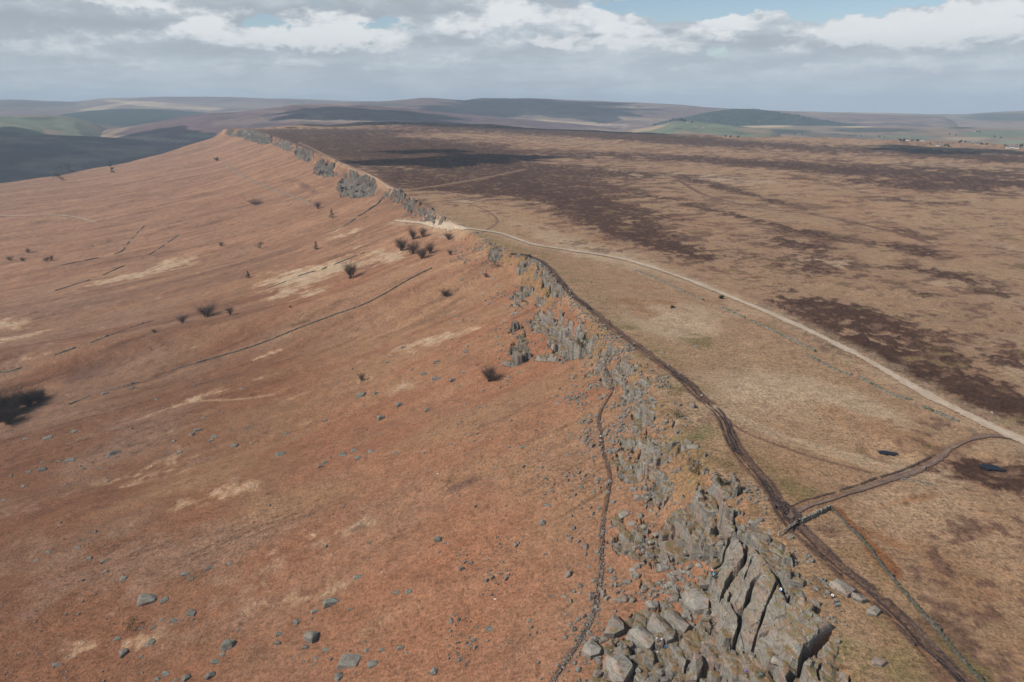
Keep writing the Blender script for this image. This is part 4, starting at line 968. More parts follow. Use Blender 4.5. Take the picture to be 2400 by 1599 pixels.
SLABS += zlist(1300, 800, 3.92, [(930,400,50),(890,265,60),(790,330,40),(530,600,70,1),(490,820,60,1),(260,930,50),(120,1040,50),(240,1030,40),(240,740,60),(300,440,50),(200,410,60),(150,470,60),(40,560,70),(130,310,40),(60,200,60),(460,500,50),(600,1340,60),(230,1330,40),(310,1360,40),(400,1260,70),(340,1180,40),(720,1350,100),(770,1420,80),(920,1390,70),(940,1420,60),(510,45,60),(470,140,50),(990,100,50),(950,30,40),(1120,20,40),(1200,90,30),(1300,40,50),(1150,290,30),(620,210,60)])
SLABS += [(1138,703,14),(1130,690,10),(1150,710,16),(1100,745,10),(1075,740,14),(1065,755,12),(1050,735,10),(1205,735,18),(1165,670,10),(1158,650,12),(1128,640,12),(1110,650,10),(1085,655,14),(1165,790,14),(1172,770,10),(1168,805,12),(1210,732,18),(1088,870,16),(1096,810,14),(1022,848,20),(1143,625,10)]
def build_boulders():
    for L, kw in ((BLD, {}), (PALE, dict(pale=1)), (SLABS, dict(setting='slab', flat=.3))):
        Q = pix([a[0] for a in L], [a[1] + a[2]*.12 for a in L])
        for a, q in zip(L, Q): boulder(a[0], a[1], a[2], tall=(a[3] if len(a) > 3 else 0), q=q, sc=.92 if 'flat' not in kw else .9, **kw)
build_boulders()

# the big angular blocks at the foot of the nearest crag, from their outlines
BIG = [('sharp wedge shaped boulder beside the stony foot path, nearest the bracken', (1320,1366), 6.726, [(440,850),(640,1040),(600,1130),(430,1210),(270,1110),(300,1010)], 2.6, (440,960)),
       ('pale pyramid boulder with a lit ridge, farthest up of the big foot blocks', (1320,1366), 6.726, [(790,450),(980,650),(1000,760),(800,870),(610,860),(680,650)], 3.2, (790,560)),
       ('large smooth boulder with a rounded diamond face in the middle of the big foot blocks', (1320,1366), 6.726, [(1190,630),(1330,760),(1440,860),(1480,960),(1400,1090),(1350,1090),(1220,990),(1010,850),(985,770)], 3.4, (1180,740)),
       ('large pale boulder with a pointed top, right of the diamond faced boulder', (1320,1366), 6.726, [(1400,420),(1560,560),(1830,780),(1780,930),(1650,1000),(1430,830),(1310,690),(1320,570)], 3.4, (1480,580)),
       ('long mossy backed boulder leaning against the pointed pale boulder', (1320,1366), 6.726, [(1700,390),(2040,690),(1940,830),(1860,760),(1560,560),(1560,440)], 2.8, (1760,560)),
       ('broad flat pinkish boulder just below the split slabs of the crag', (1320,1366), 6.726, [(1860,130),(2080,40),(2354,200),(2340,420),(2060,520),(1970,430),(1890,330)], 2.2, (2080,240)),
       ('biggest bottom boulder with a black shadowed gap along its upper edge', (1320,1366), 6.726, [(630,1150),(950,1080),(1100,1230),(1150,1300),(980,1310),(960,1640),(800,1640),(640,1380)], 3.4, (840,1230)),
       ('tall grey leaning slab by the black crack at the bottom of the photo', (1320,1366), 6.726, [(2060,1040),(2210,1090),(2230,1280),(2150,1450),(2100,1640),(1900,1640),(1980,1350)], 3.0, (2090,1240)),
       ('small pale pointed boulder standing alone in bracken below the split slabs', (1320,1366), 6.726, [(1390,250),(1450,310),(1475,410),(1340,420),(1280,320)], 1.4, (1390,320)),
       ('long flat mossy boulder lying between the turf and the dark peat path', (1700,1150), 3.363, [(800,715),(890,695),(1050,790),(970,850),(870,790)], 1.5, (900,750)),
       ('rounded pale boulder touching the dark peat path', (1700,1150), 3.363, [(975,790),(1050,810),(1135,870),(1080,885),(1000,850)], 1.5, (1050,835)),
       ('low flat layered boulder just below the dark peat path', (1700,1150), 3.363, [(1100,930),(1180,900),(1240,950),(1200,990),(1110,975)], 1.0, (1170,945)),
       ('striped flat boulder on green turf near the bottom edge', (1700,1150), 3.363, [(1140,1330),(1200,1300),(1290,1350),(1240,1390),(1150,1370)], 1.0, (1210,1345))]
for lab, (ox, oy), k, P, h, apex in BIG:
    A = np.array(P, float); A = np.stack([ox + A[:,0]/k, oy + A[:,1]/k], -1)
    B = pix(A[:,0], A[:,1]); c = B.mean(0); ap = pix(ox + apex[0]/k, oy + apex[1]/k)[0]
    # raise the outline: the far rim of the block is its height, so draw the base in towards the viewer
    away = np.array([c[0], c[1], 0])/math.hypot(c[0], c[1]); sh = h*.55*math.hypot(c[0], c[1])/(CAM_H - c[2])
    pts = []
    for q in B:
        t = (q - c)[:2] @ away[:2]
        base = q - away*max(0, min(sh, sh*(.5 + t/4.0)))
        pts.append((*(base[:2] - c[:2]), -1.2)); m = .80
        pts.append(((q[0]-c[0])*m - away[0]*sh*m, (q[1]-c[1])*m - away[1]*sh*m, h*(.50 + .22*rng.random()) + (q[2]-c[2])*.5))
    pts.append((ap[0] - c[0] - away[0]*h*1.1, ap[1] - c[1] - away[1]*h*1.1, h))
    me = hull_mesh('boulder', pts, .07); me.polygons.foreach_set('use_smooth', np.zeros(len(me.polygons), bool))
    o = link('boulder', me, MAT_BLOCK); o.location = c
    tag(o, lab, 'boulder', 'boulders below and beside the crags')

# loose stones too many to count
def rubble():
    r = np.random.RandomState(5); tmpl = []
    for k in range(7):
        rr = random.Random(40 + k); me = hull_mesh('tmp', block_points(1.0, rr.uniform(.6, 1), rr.uniform(.35, .7), rr))
        me.calc_loop_triangles(); T = np.zeros(len(me.loop_triangles)*3, np.int32); me.loop_triangles.foreach_get('vertices', T)
        v = np.zeros(len(me.vertices)*3, np.float32); me.vertices.foreach_get('co', v); tmpl.append((v.reshape(-1, 3), T.reshape(-1, 3))); bpy.data.meshes.remove(me)
    y = np.concatenate([r.uniform(105, 300, 15000), r.uniform(300, 560, 9000), r.uniform(560, 900, 5000)]); B = cliff_band(y)
    d = -4 + (B + 24)*r.rand(len(y))**1.1
    sl = np.interp(y, _yy, _sl); x = rim_x(y) - d*np.sqrt(1 + sl*sl)
    den = ss(fbm(x/14, y/14, 4, 201) + .5*fbm(x/4, y/4, 2, 202) + .55*ss(d, B*1.7, B*.2) - .25*ss(d, 4, -4), .10, .75)*np.where(y < 300, .5, .30)
    far = r.rand(len(y)) < den
    x, y = x[far], y[far]
    # the scree that reaches left of the foot path and the stony spine between the crags
    n = 2600; u = r.uniform(1050, 1420, n); v = r.uniform(660, 1560, n); Q = pix(u, v)
    k = (fbm(Q[:,0]/12, Q[:,1]/12, 3, 207) + .35*ss(u, 1250, 1400) - .1) > .18
    x = np.concatenate([x, Q[k,0]]); y = np.concatenate([y, Q[k,1]])
    # a thin sprinkle over the whole slope
    n = 3200; u = r.uniform(0, 1380, n); v = r.uniform(800, 1599, n); Q = pix(u, v); k = fbm(Q[:,0]/20, Q[:,1]/20, 3, 209) > .05
    nS = k.sum(); x = np.concatenate([x, Q[k,0]]); y = np.concatenate([y, Q[k,1]])
    # stones strewn along the lower foot path
    P = LN['foot_path']; idx = r.randint(0, int(len(P)*.42), 900); x = np.concatenate([x, P[idx,0] + r.normal(0, .8, 900)]); y = np.concatenate([y, P[idx,1] + r.normal(0, 1.2, 900)])
    # flat broken blocks lying thick around the near crags
    n = 5200; u = r.uniform(1330, 1800, n); v = r.uniform(800, 1599, n)
    cx = np.interp(v, [800, 900, 1000, 1100, 1200, 1300, 1400, 1500, 1599], [1400, 1440, 1490, 1520, 1590, 1600, 1600, 1560, 1540]); hw = np.interp(v, [800, 1000, 1200, 1400, 1599], [70, 90, 110, 170, 200])
    k = r.rand(n) < .62*np.exp(-((u - cx)/hw)**2); Q = pix(u[k], v[k]); kk_ = fbm(Q[:,0]/6, Q[:,1]/6, 3, 211) > -.12; Q = Q[kk_]; nB = len(Q)
    x = np.concatenate([Q[:,0], x]); y = np.concatenate([Q[:,1], y])
    z = ground_h(x, y); keep = np.ones(len(x), bool)
    for (x0, y0, res, Z) in CRAG_H.values():
        i = np.round((y-y0)/res).astype(int); j = np.round((x-x0)/res).astype(int); m = np.where((i >= 0) & (i < Z.shape[0]) & (j >= 0) & (j < Z.shape[1]))[0]
        zz = Z[i[m], j[m]]; on = zz > -1e8; m = m[on]; zz = zz[on]
        keep[m[zz < z[m] - 1.0]] = False; keep[m[r.rand(len(m)) > .22]] = False; z[m] = np.maximum(z[m], zz)
    keep &= ~(poly_sd(x, y, _SMW) > -.5)
    z[~keep] -= 30                                     # never leave a stone hanging over a fissure
    dist = np.hypot(x, y)
    s = np.exp(r.normal(-.5, .6, len(x)))*np.clip(dist/260, .75, 1.35); s[-900:] *= .5
    s[:nB] = np.exp(r.normal(.22, .42, nB)); s[-(900+nS):-900] *= .5
    s = np.minimum(s, np.where(np.arange(len(s)) < nB, 2.5, 1.35))
    Vs, Fs = [], []; off = 0
    rot = r.uniform(0, 6.28, len(x)); kk = r.randint(0, 7, len(x))
    for i in np.where(keep)[0]:
        v, T = tmpl[kk[i]]; c, sn = math.cos(rot[i]), math.sin(rot[i]); w = v*s[i]
        V = np.stack([x[i] + w[:,0]*c - w[:,1]*sn, y[i] + w[:,0]*sn + w[:,1]*c, z[i] + w[:,2] + .12*w[:,0]], -1)
        Vs.append(V); Fs.append(T + off); off += len(V)
    o = link('rubble', mesh_np('rubble', np.concatenate(Vs), np.concatenate(Fs), smooth=False), MAT_BLOCK)
    tag(o, kind='stuff'); print('RUBBLE', len(x))
rubble()

# ------------------------------------------------------------------ dry stone walls
def make_wall_mat(name, moss, tone=1.0):
    m, b, p = principled(name)
    g = b.node('ShaderNodeNewGeometry').outputs['Position']; nz = b.sep(b.node('ShaderNodeNewGeometry').outputs['Normal'])[2]
    cid = b.vor(g, 2.6, 'F1', 'Color'); e = b.vor(g, 2.6, 'DISTANCE_TO_EDGE')
    k = b.sep(cid)[0]
    c = b.mix(k, (.15*tone, .135*tone, .115*tone), (.30*tone, .27*tone, .22*tone)); c = b.mix(b.mul(b.smooth(b.noise(g, .5, 4, .6), .45, .65), moss), c, (.085, .10, .05))
    c = b.mix(b.smooth(e, .06, .0), c, (.03, .027, .025))
    b.put(p.inputs['Base Color'], c); bump(b, p, b.smooth(e, 0, .12), .8, .12)
    return m
MAT_WALL = make_wall_mat('dry_stone', .35); MAT_MOSSWALL = make_wall_mat('mossy_stone', .85); MAT_DARKWALL = make_wall_mat('dark_dry_stone', .75, .55)
def wall(pts, label, h=1.15, w=.62, gaps=(), mat=None, group=None, ruin=.25, name='wall', seed=0, n=10, step=.45):
    P = line(pts, n=n); L = np.concatenate([[0], np.cumsum(np.hypot(*np.diff(P[:, :2], axis=0).T))])
    far = np.hypot(P[:,0], P[:,1]).mean(); step = max(step, far*.0022)
    st = np.arange(0, L[-1], step); x = np.interp(st, L, P[:,0]); y = np.interp(st, L, P[:,1])
    tx = np.gradient(x); ty = np.gradient(y); q = np.hypot(tx, ty) + 1e-9; nx, ny = -ty/q, tx/q
    r = np.random.RandomState(300 + seed)
    x += nx*.12*r.randn(len(x)); y += ny*.12*r.randn(len(y)); z = ground_h(x, y)
    hh = h*(1 + .16*r.randn(len(x)))*(1 - ruin*np.clip(1.6*fbm(st/9, st*0 + seed, 3, 14) + .3, 0, 1)); hh = np.maximum(hh, .15)
    f = st/L[-1]
    for a, c in gaps: hh = np.where((f > a) & (f < c), -.4, hh)
    prof = [(-.5, -.5), (-.5, .35), (-.40, .8), (-.34, 1.0), (.34, 1.02), (.40, .8), (.5, .35), (.5, -.5)]
    V = []
    for k, (a, b_) in enumerate(prof):
        zz = np.where(b_ < 0, z - .6, z + hh*b_*(1 + .08*r.randn(len(x))*(hh > .2)))
        aw = w*a*(1 + .22*r.randn(len(x)))
        V.append(np.stack([x + nx*aw, y + ny*aw, zz], -1))
    V = np.stack(V, 1); m = len(prof); i = np.arange(len(x)*m).reshape(len(x), m)
    live = (hh[:-1] > 0) | (hh[1:] > 0)
    F = np.stack([i[:-1,:-1], i[1:,:-1], i[1:,1:], i[:-1,1:]], -1)[live].reshape(-1, 4)
    ends = []
    for k in (0, len(x)-1): ends.append(i[k])
    me = mesh_np(name, V.reshape(-1, 3), F, smooth=False)
    o = link(name, me, mat or MAT_WALL); tag(o, label, 'wall', group or 'dry stone walls')
    return o
wall([(1872,1228),(1910,1210),(1944,1191)], 'short pale straight stone wall beside the crossing of the dark paths', h=1.25, w=.8, ruin=.1, seed=1)
wall([(1944,1191),(1962,1204),(1990,1234),(2040,1290),(2085,1350),(2140,1415),(2200,1482),(2262,1555),(2320,1625)], 'long lichened stone wall running down the right of the dark path to the bottom edge', h=.85, w=.62, ruin=.55, seed=2, mat=MAT_DARKWALL)
wall([(1012,629),(960,655),(900,690),(850,715),(780,740),(700,770),(600,810),(500,840),(430,860),(400,868)], 'long thin straight dark wall across the middle of the bracken slope', h=.85, w=.65, ruin=.1, seed=3, mat=MAT_WALL)
wall([(345,888),(330,895),(290,906),(250,916),(215,926),(160,950)], 'ruined lower end of the long straight wall near the dark thicket', h=.9, w=1.0, ruin=.8, seed=4, gaps=((.0,.1),(.3,.36),(.55,.7)))
wall([(0,873),(40,866),(110,838),(200,808),(300,770),(360,752)], 'broken dark wall at the left edge above the dark thicket', h=.9, w=.9, ruin=.6, seed=5, gaps=((.12,.3),(.42,.5),(.62,.66),(.8,.84)))
wall([(130,682),(180,666),(230,650),(280,628),(335,604),(370,585),(420,550)], 'broken dark wall rising to the right, middle one of three on the left slope', h=1.0, w=.9, ruin=.5, seed=6, gaps=((.16,.22),(.36,.5),(.62,.66),(.76,.8)))
wall([(120,628),(155,620),(215,608),(280,592),(300,570),(320,548),(338,530)], 'dashed remnant of wall climbing steeply on the left slope, highest of three', h=1.1, w=.9, ruin=.6, seed=7, gaps=((.0,.04),(.2,.26),(.42,.5),(.6,.64),(.7,.74),(.82,.86)))
wall([(630,675),(668,661),(698,648),(735,637),(755,632),(768,626),(785,620),(830,602),(860,590)], 'dotted wall crossing the pale grass patch in the middle of the slope', h=.9, w=.9, ruin=.4, seed=8, gaps=((.18,.3),(.48,.54),(.6,.66),(.9,.93)))
wall([(897,462),(885,478),(865,492),(845,505),(836,508)], 'short thick wall running up to the dark crag on the edge', h=1.6, w=1.6, ruin=.4, seed=9)
wall([(832,514),(815,525),(805,530)], 'stub of ruined wall below the short thick wall', h=1.4, w=1.3, ruin=.4, seed=10)
wall([(528,385),(560,406),(590,424),(608,432)], 'thin old wall slanting down the far bracken slope, upper length', h=1.2, w=1.5, ruin=.1, seed=11)
wall([(612,435),(650,448),(690,462),(738,482)], 'thin old wall slanting down the far bracken slope, lower length', h=1.2, w=1.4, ruin=.1, seed=12)
for k, (P, lab) in enumerate([([(1490,635),(1540,655),(1600,682),(1650,705)], 'low mossy turf edge along the gravel track, far length'),
          ([(1690,720),(1760,752),(1830,785),(1880,808),(1912,825)], 'low mossy turf edge along the gravel track, second length'),
          ([(1895,835),(1935,855),(1975,874),(2000,880)], 'low mossy turf edge along the gravel track, dark middle length'),
          ([(2015,885),(2060,910),(2100,930),(2140,938)], 'low mossy turf edge along the gravel track, greenest length'),
          ([(2165,955),(2200,970),(2250,990)], 'low mossy turf edge along the gravel track, nearest length')]):
    wall(P, lab, h=.75, w=1.1, ruin=.5, seed=20 + k, mat=MAT_MOSSWALL, group='mossy banks along the gravel track', gaps=((.3,.34),))  # turf edge and dark line beside the track, modelled as low ruined walls
wall([(2110,1122),(2125,1124),(2145,1130),(2165,1132),(2185,1136)], 'low ruined stub of pale wall near the two peat pools', h=.6, w=.8, ruin=.8, seed=30, gaps=((.45,.6),))

# ------------------------------------------------------------------ timber rails at the wall end
def plain(name, col, rough=.85, ns=6.0, amp=.5):
    m, b, p = principled(name); p.inputs['Roughness'].default_value = rough
    g = b.node('ShaderNodeTexCoord').outputs['Object']; n = b.noise(g, ns, 4, .6); f = b.add(1.0, b.mul(b.sub(n, .5), amp*2))
    b.put(p.inputs['Base Color'], b.mix(1.0, col, b.comb(f, f, f), 'MULTIPLY')); return m
MAT_TIMBER = plain('grey_timber', (.30, .26, .21))
def box_mesh(name, sx, sy, sz, bev=.015):
    bm = bmesh.new(); bmesh.ops.create_cube(bm, size=1.0)
    for v in bm.verts: v.co = (v.co.x*sx, v.co.y*sy, (v.co.z + .5)*sz)
    if bev: bmesh.ops.bevel(bm, geom=bm.edges[:], offset=bev, segments=1, affect='EDGES')
    me = bpy.data.meshes.new(name); bm.to_mesh(me); bm.free(); return me
def rails():
    A, B = pix(1824,1257)[0], pix(1862,1231)[0]; L = float(np.hypot(*(B-A)[:2])); ang = math.atan2(B[1]-A[1], B[0]-A[0])
    e = bpy.data.objects.new('fence', None); C.objects.link(e); e.location = A; e.rotation_euler = (0, 0, ang)
    tag(e, 'short weathered timber fence at the end of the pale wall by the path crossing', 'fence')
    dz = B[2]-A[2]
    for k in range(4):
        o = link('post', box_mesh('post', .22, .22, 1.5), MAT_TIMBER, e); o.location = (L*k/3, 0, dz*k/3 - .3)
    for h in (.45, 1.0):
        o = link('rail', box_mesh('rail', L + .3, .12, .26), MAT_TIMBER, e); o.location = (L/2, -.17, dz/2 + h); o.rotation_euler = (0, -math.atan2(dz, L), 0)
rails()

# ------------------------------------------------------------------ leafless shrubs and small trees
MAT_TWIG = plain('bare_twigs', (.17, .12, .10), ns=9, amp=.35); MAT_TWIG2 = plain('dark_bare_twigs', (.125, .088, .068), ns=9, amp=.35)
MAT_BARK = plain('bark', (.075, .058, .048)); MAT_GORSE = plain('gorse_leaf', (.030, .042, .016), ns=3); MAT_HEATHBUSH = plain('heath_leaf', (.045, .047, .020), ns=3); MAT_NEEDLE = plain('needles', (.016, .026, .016), ns=3)
MAT_TREE = plain('tree_leaf', (.030, .042, .022), ns=1)
def strip_mesh(name, strips):
    """thin tapering blades (list of [points], w0, w1), each a crossed pair so they read from every side"""
    V, F = [], []
    for P, w0, w1 in strips:
        P = [Vector(p) for p in P]
        for ax in (Vector((1, 0, 0)), Vector((0, 1, 0))):
            b0 = len(V); n = len(P)
            for i, p in enumerate(P):
                d = (P[min(i+1, n-1)] - P[max(i-1, 0)]).normalized(); s = d.cross(ax)
                if s.length < .05: s = d.cross(Vector((0, 0, 1)))
                s = s.normalized()*(w0 + (w1-w0)*i/(n-1))*.5
                V += [p - s, p + s]
            for i in range(n-1): F.append((b0+2*i, b0+2*i+1, b0+2*i+3, b0+2*i+2))
    return mesh_np(name, [tuple(v) for v in V], F, smooth=False)
def grow(seed, H, R, stems, twigs, tw, upright=.5):
    r = random.Random(seed); A, B = [], []
    for k in range(stems):
        a = r.uniform(0, 6.283); lean = r.uniform(.1, 1)*R*.6; h = H*r.uniform(.45, .8)
        x, y = r.uniform(-.15, .15)*R, r.uniform(-.15, .15)*R
        P = [(x + lean*math.cos(a)*max(t,0)**1.4 + r.uniform(-.04, .04)*R, y + lean*math.sin(a)*max(t,0)**1.4 + r.uniform(-.04, .04)*R, h*t) for t in (-.05, .25, .5, .75, 1)]
        A.append((P, .16*H/4, .05*H/4))
        for j in range(twigs):
            t = r.uniform(.2, 1); i = min(int(t*4), 3); f = t*4 - i; q = [P[i][c]*(1-f) + P[i+1][c]*f for c in range(3)]
            b = r.uniform(0, 6.283); L = R*r.uniform(.25, .65); e = r.uniform(upright - .5, upright + .7)*L
            m = [q[0] + .5*L*math.cos(b), q[1] + .5*L*math.sin(b), q[2] + e*.35]; z = [q[0] + L*math.cos(b) + r.uniform(-.1,.1)*L, q[1] + L*math.sin(b) + r.uniform(-.1,.1)*L, max(.1, q[2] + e)]
            B.append(([q, m, z], tw, tw*.3))
    return A, B
def bare_shrub(kind, label, seed, H, R, stems, twigs, tw, dark=False, upright=.5, name='bare_shrub', cat='shrub', group='leafless shrubs on the slope'):
    A, B = grow(seed, H, R, stems, twigs, tw, upright)
    e = bpy.data.objects.new(name, None); C.objects.link(e)
    link('stems', strip_mesh('stems', A), MAT_BARK, e); link('twigs', strip_mesh('twigs', B), MAT_TWIG2 if dark else MAT_TWIG, e)
    tag(e, label, cat, group); return e
def dup(root, loc, rz, s, label):
    c = root.copy(); C.objects.link(c); c.location = loc; c.rotation_euler = (0, 0, rz); c.scale = (s, s, s); c['label'] = label
    for ch in root.children:
        d = ch.copy(); C.objects.link(d); d.parent = c
    return c
def leafy(name, label, seed, H, R, n, leaf, mat, cat, group, trunk_h=.3, conical=False, trunk=True):
    r = random.Random(seed); V, F = [], []
    cl = [(r.gauss(0, .38)*R, r.gauss(0, .38)*R, (trunk_h + (1-trunk_h)*r.uniform(.15, .9))*H, r.uniform(.25, .5)*R) for _ in range(10)]
    for k in range(n):
        if conical:
            t = r.random()**.7; z = (.08 + .92*(1-t))*H if False else H*(1 - t*.93); rad = R*t*math.sqrt(r.uniform(.15, 1)); a = r.uniform(0, 6.283); p = Vector((rad*math.cos(a), rad*math.sin(a), z - .12*rad))
        else:
            cx, cy, cz, cr = r.choice(cl); d = Vector((r.gauss(0, 1), r.gauss(0, 1), r.gauss(0, .8))).normalized()*cr*r.random()**.33; p = Vector((cx, cy, cz)) + d
            if p.z < .05: p.z = r.uniform(.05, .3*H)
        u = Vector((r.gauss(0, 1), r.gauss(0, 1), r.gauss(0, .6))).normalized(); v = u.orthogonal().normalized(); l = leaf*r.uniform(.6, 1.3); b0 = len(V)
        V += [p - u*l*.5 - v*l*.3, p + u*l*.5 - v*l*.25, p + u*l*.55 + v*l*.3, p - u*l*.4 + v*l*.35]; F.append((b0, b0+1, b0+2, b0+3))
    e = bpy.data.objects.new(name, None); C.objects.link(e)
    link('crown' if trunk else 'foliage', mesh_np('crown', [tuple(v) for v in V], F, smooth=False), mat, e)
    if trunk:
        P = [(0, 0, -.4), (.03*R, 0, H*.3), (0, .02*R, H*.75)]; link('trunk', strip_mesh('trunk', [(P, .07*H, .02*H)]), MAT_BARK, e)
    tag(e, label, cat, group); return e
def mpp(q): return math.sqrt(q[0]**2 + q[1]**2 + (CAM_H-q[2])**2)/FPX

def build_shrubs():
    S = [ # u, v(base), height px, half width px, dark, upright, stems, twigs, label
      (823,652,50,24,1,1.3,9,26,'dark spiky leafless tree standing alone on the pale grass patch'),
      (484,741,34,26,0,.5,12,30,'round grey leafless shrub above the long straight wall, left of centre'),
      (428,758,24,15,0,.4,8,20,'small mauve leafless shrub just left of the round grey shrub'),
      (541,738,26,15,0,.5,8,18,'thin leafless shrub just right of the round grey shrub'),
      (1148,894,50,27,0,.8,14,34,'tall grey leafless shrub below the tumbled crag'),
      (1043,694,22,18,1,.7,8,22,'small dark bushy shrub alone between the wall and the middle crags'),
      (848,893,26,12,1,.6,7,18,'small brown shrub among flat boulders in the middle of the slope'),
      (942,588,40,22,1,.9,10,26,'left shrub of the dark leafless thicket below the gravel track'),
      (966,596,40,24,0,.9,10,26,'front shrub of the dark leafless thicket below the gravel track'),
      (990,606,36,20,0,.8,10,24,'lowest right shrub of the dark leafless thicket below the gravel track'),
      (1008,594,36,18,1,.9,9,22,'right hand shrub of the dark leafless thicket below the gravel track'),
      (968,561,36,16,1,1.0,8,20,'upper shrub of the dark leafless thicket below the gravel track'),
      (992,556,30,14,1,1.0,8,18,'topmost shrub of the dark leafless thicket below the gravel track'),
      (1052,562,26,14,0,.7,8,20,'grey shrub hanging just under the gravel track at the top of the slope'),
      (1056,598,18,10,1,.8,6,14,'tiny shrub right of the dark leafless thicket'),
      (517,577,14,9,0,.4,6,14,'small mauve shrub left of the round dark green bush'),
      (24,611,13,8,1,.4,6,12,'tiny dark shrub, leftmost of a row at the left edge'),
      (54,613,12,9,1,.4,6,12,'tiny dark shrub, second of a row at the left edge'),
      (66,593,13,8,1,.4,6,12,'tiny dark shrub above the row at the left edge'),
      (108,613,11,10,1,.4,6,12,'low dark shrub, third of a row at the left edge'),
      (121,611,15,9,1,.4,6,12,'taller grey shrub at the right end of the row at the left edge'),
      (745,490,22,13,0,.5,7,16,'mauve leafless shrub beside the small dark conifer'),
      (362,780,10,9,1,.4,6,10,'tiny dark shrub on the slope above the round grey shrub'),
      (680,722,8,5,1,.6,5,8,'tiny bush near the lower end of the pale grass patch'),
      (600,480,12,22,0,.3,8,14,'low mauve scrub on the far bracken slope'),
      (1140,650,14,9,0,.5,6,12,'thin grey shrub under the small broken crag')]
    Q = pix([s[0] for s in S], [s[1] for s in S])
    for k, (s, q) in enumerate(zip(S, Q)):
        m = mpp(q); H, R = s[2]*m*.82, s[3]*m*1.2
        e = bare_shrub(0, s[8], 70 + k, H, R, s[6], int(s[7]*1.5), max(.04, .36*m), bool(s[4]), s[5]*.75); e.location = q
    # the big thicket cut by the left edge
    L = ['leftmost, cut by the edge', 'second from the left', 'tallest, in the middle', 'second from the right', 'rightmost and lowest', 'front one, nearest the viewer', 'back one, farthest from the viewer', 'spreading one at the right front']
    P = [(-35,985,62,46),(8,975,62,44),(35,965,60,42),(66,953,48,34),(88,940,30,26),(20,992,44,36)]
    Q = pix([p[0] for p in P], [p[1] for p in P])
    for k, (p, q) in enumerate(zip(P, Q)):
        m = mpp(q); e = bare_shrub(0, f'dark leafless tree of the thicket at the left edge, {L[k]}', 120 + k, p[2]*m*.62, p[3]*m*1.0, 16, 60, max(.05, .42*m), True, .55, 'bare_tree', 'tree', 'trees of the thicket at the left edge'); e.location = q
    G = [ # evergreens
      (778,511,20,7,'conifer','small dark pointed conifer on the far slope under the crags',MAT_NEEDLE,True),
      (741,585,18,5,'conifer','small thin conifer on the pale slope left of the thicket',MAT_NEEDLE,True),
      (582,652,16,5,'conifer','tiny dark conifer left of the pale grass patch',MAT_NEEDLE,True),
      (607,585,17,9,'evergreen_bush','round dark green bush alone on the middle slope',MAT_GORSE,False),
      (263,405,9,4,'evergreen_bush','lower of two tiny trees near the far left shoulder of the slope',MAT_GORSE,False),
      (260,393,12,5,'evergreen_bush','upper of two tiny trees near the far left shoulder of the slope',MAT_GORSE,False),
      (160,408,14,6,'evergreen_bush','pale tree right of the pair near the left edge under the dark valley',MAT_HEATHBUSH,False),
      (137,424,16,7,'evergreen_bush','darker tree left of the pair near the left edge under the dark valley',MAT_HEATHBUSH,False),
      (508,378,7,4,'evergreen_bush','tiny black bush on the far bracken slope below the last rocks',MAT_GORSE,False),
      (316,1476,26,16,'gorse_bush','dark green gorse bush among boulders near the bottom left corner',MAT_GORSE,False),
      (1159,628,26,8,'evergreen_bush','dark green bush growing from the small broken crag',MAT_GORSE,False),
      (1363,822,32,10,'ivy_bush','dark ivy clump on the pale vertical wall of the middle crag',MAT_GORSE,False),
      (1582,980,20,18,'heath_bush','dark heathery bush on top of the broken shelving crag',MAT_HEATHBUSH,False),
      (1626,1108,30,14,'heath_bush','dark olive bush in a gap of the nearest crag',MAT_HEATHBUSH,False),
      (1684,1135,24,9,'heath_bush','small dark bush on the nearest crag close to the peat path',MAT_HEATHBUSH,False),
      (1242,605,8,5,'heath_bush','tiny dark bush on top of the flat-topped crag',MAT_HEATHBUSH,False),
      (1575,722,5,4,'heath_bush','single dark tussock beside the gravel track',MAT_HEATHBUSH,False),
      (1690,700,6,6,'heath_bush','small dark tussock on the moor right of the gravel track',MAT_HEATHBUSH,False)]
    for k, (u, v, h, w, nm, lab, mat, con) in enumerate(G):
        q = spix(u, v); m = mpp(q); near = math.hypot(q[0], q[1]) < 420
        e = leafy(nm, lab, 160 + k, h*m*1.1, w*m*1.25, 700 if near else 320, max(.16, 1.1*m), mat, 'tree' if con else 'bush', 'evergreen bushes and small conifers', .05, con, trunk=con); e.location = q
build_shrubs()

# ------------------------------------------------------------------ far farms and trees on the hills
bpy.context.view_layer.update()
def cast(us, vs):
    dg = bpy.context.evaluated_depsgraph_get(); out = []
    hz = [o for o in SC.objects if o.name.startswith(('haze', 'cloud'))]
    for o in hz: o.hide_viewport = True
    bpy.context.view_layer.update(); dg = bpy.context.evaluated_depsgraph_get()
    for u, v in zip(us, vs):
        dx, dy, dz = [float(a) for a in ray(u, v)]; ok, loc, n, i, o, M = SC.ray_cast(dg, (0, 0, CAM_H), Vector((dx, dy, dz)).normalized())
        out.append(np.array(loc) if ok else None)
    for o in hz: o.hide_viewport = False
    bpy.context.view_layer.update()
    return out
MAT_HOUSE = plain('pale_render', (.58, .56, .50), ns=1, amp=.08); MAT_STONEHOUSE = plain('farm_stone', (.33, .29, .24), ns=1, amp=.2); MAT_ROOF = plain('roof_slate', (.12, .115, .12), ns=1); MAT_PANE = plain('window_glass', (.02, .025, .03), .2, ns=1)
